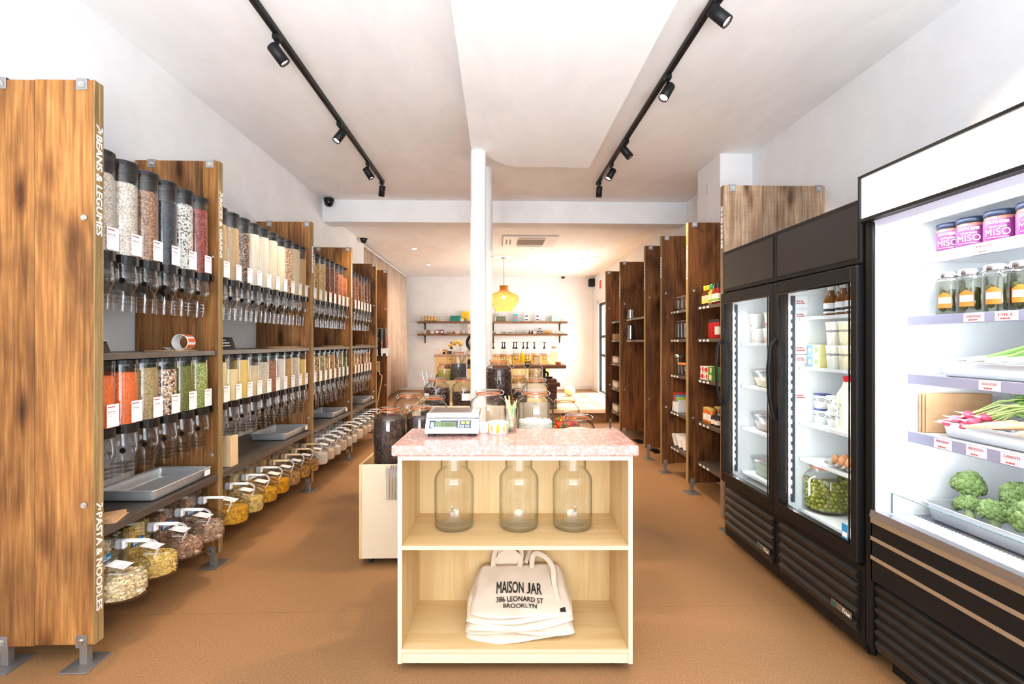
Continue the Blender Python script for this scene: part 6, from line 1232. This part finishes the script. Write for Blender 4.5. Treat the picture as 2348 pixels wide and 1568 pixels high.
sm('cream carton on the lower back shelf', 1049, .085, .06, (238, 226, 216)); t = thing('round_mirror', 'large round white dish on the lower back shelf', 'dish', (bxp(1062), YS_, ZL), 0); ob('disc', MB().rev([(.001, -.008), (.05, -.008), (.05, .008), (.001, .008)], 24, (0, 0, .05), 'y'), plain(226, 220, 220), t); ob('rim', MB().torus((0, 0, .05), .048, .004, 24, 6, 'y'), plain(206, 206, 206), t)
sm('tall pink-white carton beside the column on the lower back shelf', 1076, .06, .24, (240, 216, 210)); sm('cream carton right of the column on the lower back shelf', 1141, .085, .06, (236, 224, 214))
sm('purple vial box right of the column', 1132, .03, .06, (120, 100, 150))
for k, (px, n) in enumerate(((1156, 2), (1170, 2), (1187, 3), (1202, 3))):
    for j in range(n):
        r = .024; x = bxp(px) + (-.027 + .054 * j if j < 2 else 0); z = ZL + (0 if j < 2 else .042); t = thing('balm_tin', '%s white balm pot of the %s small pile' % (['left', 'right', 'top'][j], ORD[k]), 'pot', (x, YS_, z), 0, 'balm pots'); ob('pot_body', MB().rev([(.001, 0), (r, 0), (r, .028)], 14), plain(236, 234, 232), t); ob('lid', MB().rev([(r * 1.03, .0285), (r * 1.03, .041), (.001, .041)], 14), plain(40, 38, 40), t)
def vial(label, px, h, c, cap, group, r=.02):
    t = thing('dropper_bottle', label, 'bottle', (bxp(px), YS_, ZL), 0, group); ob('bottle_body', MB().rev([(.001, 0), (r, 0), (r, h * .6), (r * .5, h * .7)], 14), plain(*c, .15), t); ob('cap', MB().rev([(r * .55, h * .68), (r * .5, h), (.001, h)], 12), plain(*cap), t)
for k, px in enumerate((1214, 1220)): vial('%s dark dropper bottle on the lower back shelf' % ORD[k], px, .085, (70, 36, 24), (30, 28, 28), 'dark dropper bottles')
sm('pale pink carton between bottles on the lower back shelf', 1226, .07, .055, (236, 216, 206))
for k, (dx, z) in enumerate(((-.045, 0), (.045, 0), (0, .066))): lidjar('black_jar', '%s black cosmetic jar of the pyramid' % ['left', 'right', 'top'][k], (bxp(1238) + dx, YS_, ZL + z), .034, .065 if k < 2 else .075, plain(40, 36, 38, .3), (28, 26, 28), (200, 196, 196), 'black cosmetic jars')
for k, px in enumerate((1252, 1256, 1260)): vial('%s amber oil bottle on the lower back shelf' % ORD[k], px, .11, (230, 160, 20), (226, 200, 120), 'amber oil bottles')
for k, px in enumerate((1269, 1276, 1283)): lidjar('candle_jar', '%s cream candle jar at the right end of the lower back shelf' % ORD[k], (bxp(px), YS_, ZL), .03, .07, plain(232, 226, 206), (240, 238, 232), None, 'candle jars')

# pendant lamp of woven fibre
px_, Yp = .145, 10.24; t = thing('pendant_lamp', 'woven rattan pendant lamp glowing orange right of the column', 'lamp', (px_, Yp, ZR))
ob('canopy', MB().rev([(.055, -.002), (.055, -.015), (.02, -.024), (.001, -.024)], 24), G['steel_dark'], t); ob('cord', MB().cyl((0, 0, -.60), .006, .58, 8), G['steel_dark'], t)
prof = [(.085, -.56), (.08, -.60), (.085, -.665), (.11, -.685), (.20, -.72), (.275, -.77), (.30, -.83), (.28, -.90), (.235, -.96), (.185, -1.02), (.16, -1.075)]
def prof_at(s_):
    f = s_ * (len(prof) - 1); i = min(int(f), len(prof) - 2); u = f - i; return prof[i][0] * (1 - u) + prof[i + 1][0] * u, prof[i][1] * (1 - u) + prof[i + 1][1] * u
m = MB(); NR = 42
for i in range(NR):
    r_, z_ = prof_at(i / (NR - 1)); m.torus((0, 0, z_), r_, .0045, 40, 4); m.v[-160:] = [(v[0] * (1 + .012 * math.sin(7 * math.atan2(v[1], v[0]) + i * 1.7)), v[1] * (1 + .012 * math.sin(7 * math.atan2(v[1], v[0]) + i * 1.7)), v[2] + .004 * math.sin(5 * math.atan2(v[1], v[0]) + i)) for v in m.v[-160:]]
for k in range(48):
    for dr in (-1, 1): m.tube([(prof_at(j / 14)[0] * math.cos(2 * PI * k / 48 + dr * j * .05), prof_at(j / 14)[0] * math.sin(2 * PI * k / 48 + dr * j * .05), prof_at(j / 14)[1]) for j in range(15)], .0032, 3)
mt = base('rattan', srgb(238, 188, 104), .6); b_ = mt.node_tree.nodes['Principled BSDF']; b_.inputs['Subsurface Weight'].default_value = .0
tr = mt.node_tree.nodes.new('ShaderNodeBsdfTranslucent'); tr.inputs[0].default_value = (*srgb(255, 205, 110), 1); mx = mt.node_tree.nodes.new('ShaderNodeMixShader'); mx.inputs[0].default_value = .55; out = mt.node_tree.nodes['Material Output']
mt.node_tree.links.new(b_.outputs[0], mx.inputs[1]); mt.node_tree.links.new(tr.outputs[0], mx.inputs[2]); mt.node_tree.links.new(mx.outputs[0], out.inputs[0])
ob('shade', m, mt, t); ob('bulb', MB().ball((0, 0, -.80), .035, 2), G['bulb'], t); ob('socket', MB().cyl((0, 0, -.765), .018, .17, 12), G['black_matte'], t)
l = bpy.data.lights.new('pendant_bulb', 'POINT'); l.energy = 45; l.color = (1, .78, .48); l.shadow_soft_size = .05; lo = bpy.data.objects.new('pendant_bulb', l); COL.objects.link(lo); lo.location = (px_, Yp, ZR - .87)

# long credenza against the back with terrazzo top
yc0, yc1 = 10.9, 11.45; x0, x1 = atY(997, 820, yc0)[0], atY(1260, 820, yc0)[0]
t = thing('back_counter', 'long birch counter with terrazzo top behind the oil bottles', 'counter', ((x0 + x1) / 2, yc0, ZP)); a = (x1 - x0) / 2
for nm, bb in (('front_panel', (-a, a, 0, .018, .05, .93)), ('back_panel', (-a, a, .53, .55, .05, .93)), ('side_panel', (-a, -a + .018, .018, .53, .05, .93)), ('side_panel', (a - .018, a, .018, .53, .05, .93))): ob(nm, MB().box(*bb, .001), base('birch_shade', srgb(240, 206, 150), .5), t)
ob('worktop', MB().box(-a - .015, a + .015, -.015, .56, .9305, .97, .004), G['terrazzo'], t); ob('plinth', MB().box(-a + .03, a - .03, .03, .52, 0, .049), G['black_matte'], t)
zc = ZP + .9705
for k, (px, w, h, c) in enumerate(((1003, .12, .10, (236, 234, 232)), (1014, .12, .05, (230, 226, 222)), (1020, .10, .09, (196, 160, 100)), (1031, .09, .06, (60, 40, 34)))):
    x = atY(px, 800, yc0 + .15)[0]; tt = thing('small_carton', '%s at the left end of the back counter' % ['white stacked carton', 'low pale carton', 'tan straw basket box', 'dark round tin box'][k], 'carton', (x, yc0 + .2, zc), 0, 'cartons on the back counter'); ob('box_body', MB().box(-w / 2, w / 2, -.05, .05, 0, h, .004), plain(*c), tt); ob('lid', MB().box(-w / 2 - .003, w / 2 + .003, -.053, .053, h + .0005, h + .012, .003), plain(*[max(0, v - 24) for v in c]), tt)
for k in range(3):
    x = atY((1187, 1217, 1246)[k], 800, yc0 + .2)[0]; jar('%s clear jar behind the oil bottles' % ['left', 'middle', 'right'][k], x, yc0 + .25, zc, .20, .30, None, 0, gasket=False, group='clear jars on the back counter', clasp=True)

# work table with slab top, and bench
yt = 9.75; xr = atY(1299, 837, yt)[0]; ztb = .955
t = thing('work_table', 'dark walnut slab table carrying the oil bottles', 'table', (0, yt, ZP)); hb = ztb - ZP
ob('slab', MB().box(-1.0, xr, 0, .50, hb - .065, hb, .012), G['walnut_slab'], t)
for x in (xr - .42, -.82): lg = ob('leg', MB().box(x - .04, x + .04, .21, .29, .04, hb - .066, .004), G['black_matte'], t); ob('foot', MB().box(x - .05, x + .05, .04, .46, 0, .04, .004), G['black_matte'], lg)
ob('side_arm', MB().tube([(xr - .42, .21, hb - .12), (xr - .34, .18, hb - .16), (xr - .34, .18, hb - .30), (xr - .42, .21, hb - .34)], .022, 8), G['black_matte'], t)
yb_ = 9.30; xb = atY(1285, 878, yb_)[0]; t = thing('bench', 'dark walnut bench in front of the oil table', 'bench', (0, yb_, ZP)); zb_ = .655
ob('seat', MB().box(.1, xb, 0, .34, zb_ - ZP - .075, zb_ - ZP, .012), G['walnut_slab'], t)
for x in (xb - .14, .25): ob('leg', MB().box(x - .085, x + .085, .06, .28, 0, zb_ - ZP - .0755, .006), G['walnut_slab'], t)
t = thing('wood_block', 'thick walnut board lying on the bench', 'board', (xb - .2, yb_ + .17, zb_ + .0005), .1); ob('board', MB().box(-.25, .13, -.13, .13, 0, .065, .01), G['walnut_slab'], t); ob('groove', MB().box(-.02, .02, -.132, .132, .0655, .067), G['black_matte'], t)
t = thing('serving_tray', 'small black tray on the walnut board', 'tray', (xb - .19, yb_ + .16, zb_ + .068)); ob('tray_body', MB().box(-.06, .06, -.05, .05, 0, .03, .008), G['black_matte'], t); ob('rim', MB().box(-.065, .065, -.055, .055, .0305, .036, .002), G['black_plastic'], t)
# pump bottles of oil
zt_ = ztb + .0005
OIL = [(1035, .0, 'pale', 0), (1079, 0, 'pale', 0), (1131, 0, 'pale', 0), (1152, .12, 'pale', 1), (1157, -.0, 'pale', 0), (1178, .14, 'pale', 1), (1184, 0, 'pale', 0), (1200, .14, 'yellow', 1), (1209, .0, 'pale', 0), (1225, .1, 'yellow', 0), (1248, .12, 'pale', 0)]
for k, (px, dy, kind, hid) in enumerate(OIL):
    Y = yt + .17 + dy; x = atY(px, 830, Y)[0]; tt = thing('pump_bottle', '%s glass oil bottle with black pump from the left of the table' % (ORD + ['eleventh', 'twelfth'])[k], 'bottle', (x, Y, zt_), 0, 'oil pump bottles'); r, h = .085, .30
    prof_ = [(r * .9, 0), (r, .012), (r, .17), (r * .9, .20), (r * .55, .25), (r * .28, .29), (r * .24, .315)]
    ob('glass_body', MB().rev(prof_, 22, cap1=False), G['jar_glass'], tt); ob('oil', MB().rev([(.001, .006)] + [(q * .95, max(.006, z)) for q, z in prof_[:4]] + [(.001, .205)], 22), G['oil_yellow'] if kind == 'yellow' else G['oil_pale'], tt)
    ob('pump', MB().rev([(.026, .312), (.028, .335), (.012, .345), (.008, .40), (.008, .425), (.022, .428), (.022, .44), (.001, .442)], 14).tube([(0, 0, .434), (.02, -.05, .434)], .006, 6), G['black_matte'], tt)
    m = MB(); glyphs(m, (-.045, -r * 1.0, .10), (1, 0, 0), (0, 0, 1), .09, .03, 6, 2); ob('label_print', m, plain(90, 84, 70), tt)
x = atY(1277, 830, yt + .1)[0]; Y = yt + .22; x = atY(1271, 830, Y)[0]; tt = thing('glass_drum', 'square-shouldered glass drink dispenser at the right end of the table', 'jar', (x, Y, zt_)); prof_ = [(.085, 0), (.092, .01), (.092, .26), (.08, .29), (.05, .30), (.05, .32)]
ob('glass_body', MB().rev(prof_, 26, cap1=False), G['jar_glass'], tt); ob('oil', MB().rev([(.001, .006), (.085, .006), (.087, .015), (.087, .25), (.001, .252)], 26), G['oil_pale'], tt); ob('cork', MB().rev([(.055, .321), (.06, .325), (.055, .36), (.001, .362)], 18), plain(206, 160, 120), tt); ob('tap', MB().cyl((0, -.125, .04), .012, .034, 10, 'y'), G['steel_bright'], tt)
x = atY(1203, 830, yt + .1)[0]; tt = thing('yellow_bottle', 'bright yellow bottle between the oil bottles', 'bottle', (x - .04, yt + .07, zt_)); ob('bottle_body', MB().rev([(.001, 0), (.03, 0), (.032, .01), (.032, .20), (.016, .23)], 18), plain(250, 206, 10, .2), tt); ob('cap', MB().rev([(.017, .2305), (.017, .255), (.001, .256)], 14), plain(246, 214, 60), tt)
x = atY(1230, 830, yt + .04)[0]; tt = thing('framed_card', 'small black framed card standing on the oil table', 'card', (x, yt + .035, zt_)); ob('frame', MB().box(-.058, .058, 0, .01, 0, .17, .002), G['black_matte'], tt); ob('sheet', MB().box(-.05, .05, -.0012, 0, .008, .162), plain(236, 214, 186), tt)
x = atY(1210, 830, yt + .04)[0]; tt = thing('chalk_sign', 'small black folded sign before the oil bottles', 'sign', (x, yt + .03, zt_), .1); ob('card', MB().prism([(-.03, 0), (.03, 0), (0, .07)], -.055, .055, 'x'), G['black_matte'], tt); m = MB(); glyphs(m, (-.04, -.0225, .02), (1, 0, 0), (0, .03, .07), .08, .035, 4, 2); ob('handwriting', m, G['white_ink'], tt)
x = atY(1280, 830, yt + .15)[0]; tt = thing('copper_bowl', 'small orange fluted bowl at the table end', 'bowl', (x, yt + .12, zt_)); ob('bowl_body', MB().rev([(.04, 0), (.06, .03), (.065, .055), (.06, .055), (.04, .006), (.001, .006)], 20), plain(206, 120, 66, .4), tt); ob('rim', MB().torus((0, 0, .055), .063, .004, 20, 6), plain(220, 140, 86), tt)
tag(ob('wood_board', MB().box(-.13, .13, -.06, .06, 0, .012, .004), plain(206, 146, 76), None, (atY(1175, 834, yt + .07)[0], yt + .07, zt_)), 'thin orange wooden board among the oil bottles', 'board')
# dried yellow blooms in a glass vase beside the column, and a lidded jar
Y = yt + .12; x = atY(1057, 815, Y)[0]; tt = thing('flower_vase', 'glass vase of yellow dried blooms left of the column', 'vase', (x, Y, zt_)); ob('vase_body', MB().rev([(.05, 0), (.055, .01), (.06, .16), (.05, .24)], 20, cap1=False), G['jar_glass'], tt); rng = random.Random(2)
for k, (dx, dz) in enumerate(((-.17, .34), (-.11, .38), (-.04, .40), (.0, .36), (.22, .36), (.28, .33), (.19, .40))):
    b = Vector((dx, rng.uniform(-.03, .03), dz)); s_ = ob('stem', MB().tube([(0, 0, .02), b * .6 + Vector((0, 0, .05)), b], .004, 5), plain(150, 150, 80), tt); m = MB(); ax = (b - Vector((0, 0, .1))).normalized(); q = ax.to_track_quat('Z', 'Y').to_matrix().to_4x4()
    for j in range(6): p_ = MB().ball((0, 0, .045), .045, 1, (.5, .22, 1)); p_.xf(Matrix.Translation(b) @ q @ Matrix.Rotation(j * PI / 3, 4, 'Z') @ Matrix.Translation((0, .018, 0)) @ Matrix.Rotation(-.35, 4, 'X')); m._add(p_.v, p_.f, True)
    ob('bloom', m, plain(250, 214, 120, .6), s_)
x = atY(1077, 830, yt + .12)[0]; jar('lidded jar of dark tea on the table left of the column', x, yt + .32, zt_, .16, .30, grain('dark_tea', [S(60, 48, 42)], 200, .5), .4, group=None)
# round mirror edge behind the column
x = atY(1090, 800, yc0 + .1)[0]; tt = thing('black_hoop', 'black round hoop mirror standing on the back counter', 'mirror', (x, yc0 + .2, zc)); ob('hoop', MB().torus((0, 0, .25), .20, .014, 36, 8, 'y'), G['black_matte'], tt); ob('foot', MB().box(-.05, .05, -.03, .03, 0, .045, .005), G['black_matte'], tt); ob('mirror_glass', MB().rev([(.001, -.003), (.19, -.003), (.19, .003), (.001, .003)], 36, (0, 0, .25), 'y'), base('mirror', (.8, .8, .8), .03, 1), tt)
# basket, pouch on the floor, door mat
p = atY(975, 880, 8.9); tt = thing('wicker_basket', 'tan wicker basket with loop handle left of the jars', 'basket', (p[0], 9.1, ZP + .0005)); ob('basket_body', MB().rev([(.12, 0), (.15, .25), (.14, .25), (.11, .01), (.001, .01)], 24), plain(190, 150, 100, .8), tt); ob('handle', MB().torus((0, 0, .25), .10, .010, 24, 6, 'y'), plain(176, 130, 84), tt)
p = atZ(1283, 892, ZP); tt = thing('snack_bag', 'clear bag of orange goods on the floor by the bench leg', 'bag', (p[0] + .02, 11.6, ZP + .0005)); ob('bag_body', MB().ball((0, 0, .12), .13, 2, (1, .8, .92)), plain(236, 196, 160, .3), tt); ob('knot', MB().cyl((0, 0, .235), .02, .05, 8), plain(230, 220, 214), tt)
p0, p1 = atZ(1342, 935, ZP), atZ(1310, 910, ZP); tag(ob('door_mat', MB().box(p0[0] - .75, p0[0] - .02, p0[1], p0[1] + .75, ZP + .0005, ZP + .010, .003), plain(176, 138, 100, .9)), 'thin tan mat on the rear platform right of the jars', 'mat')
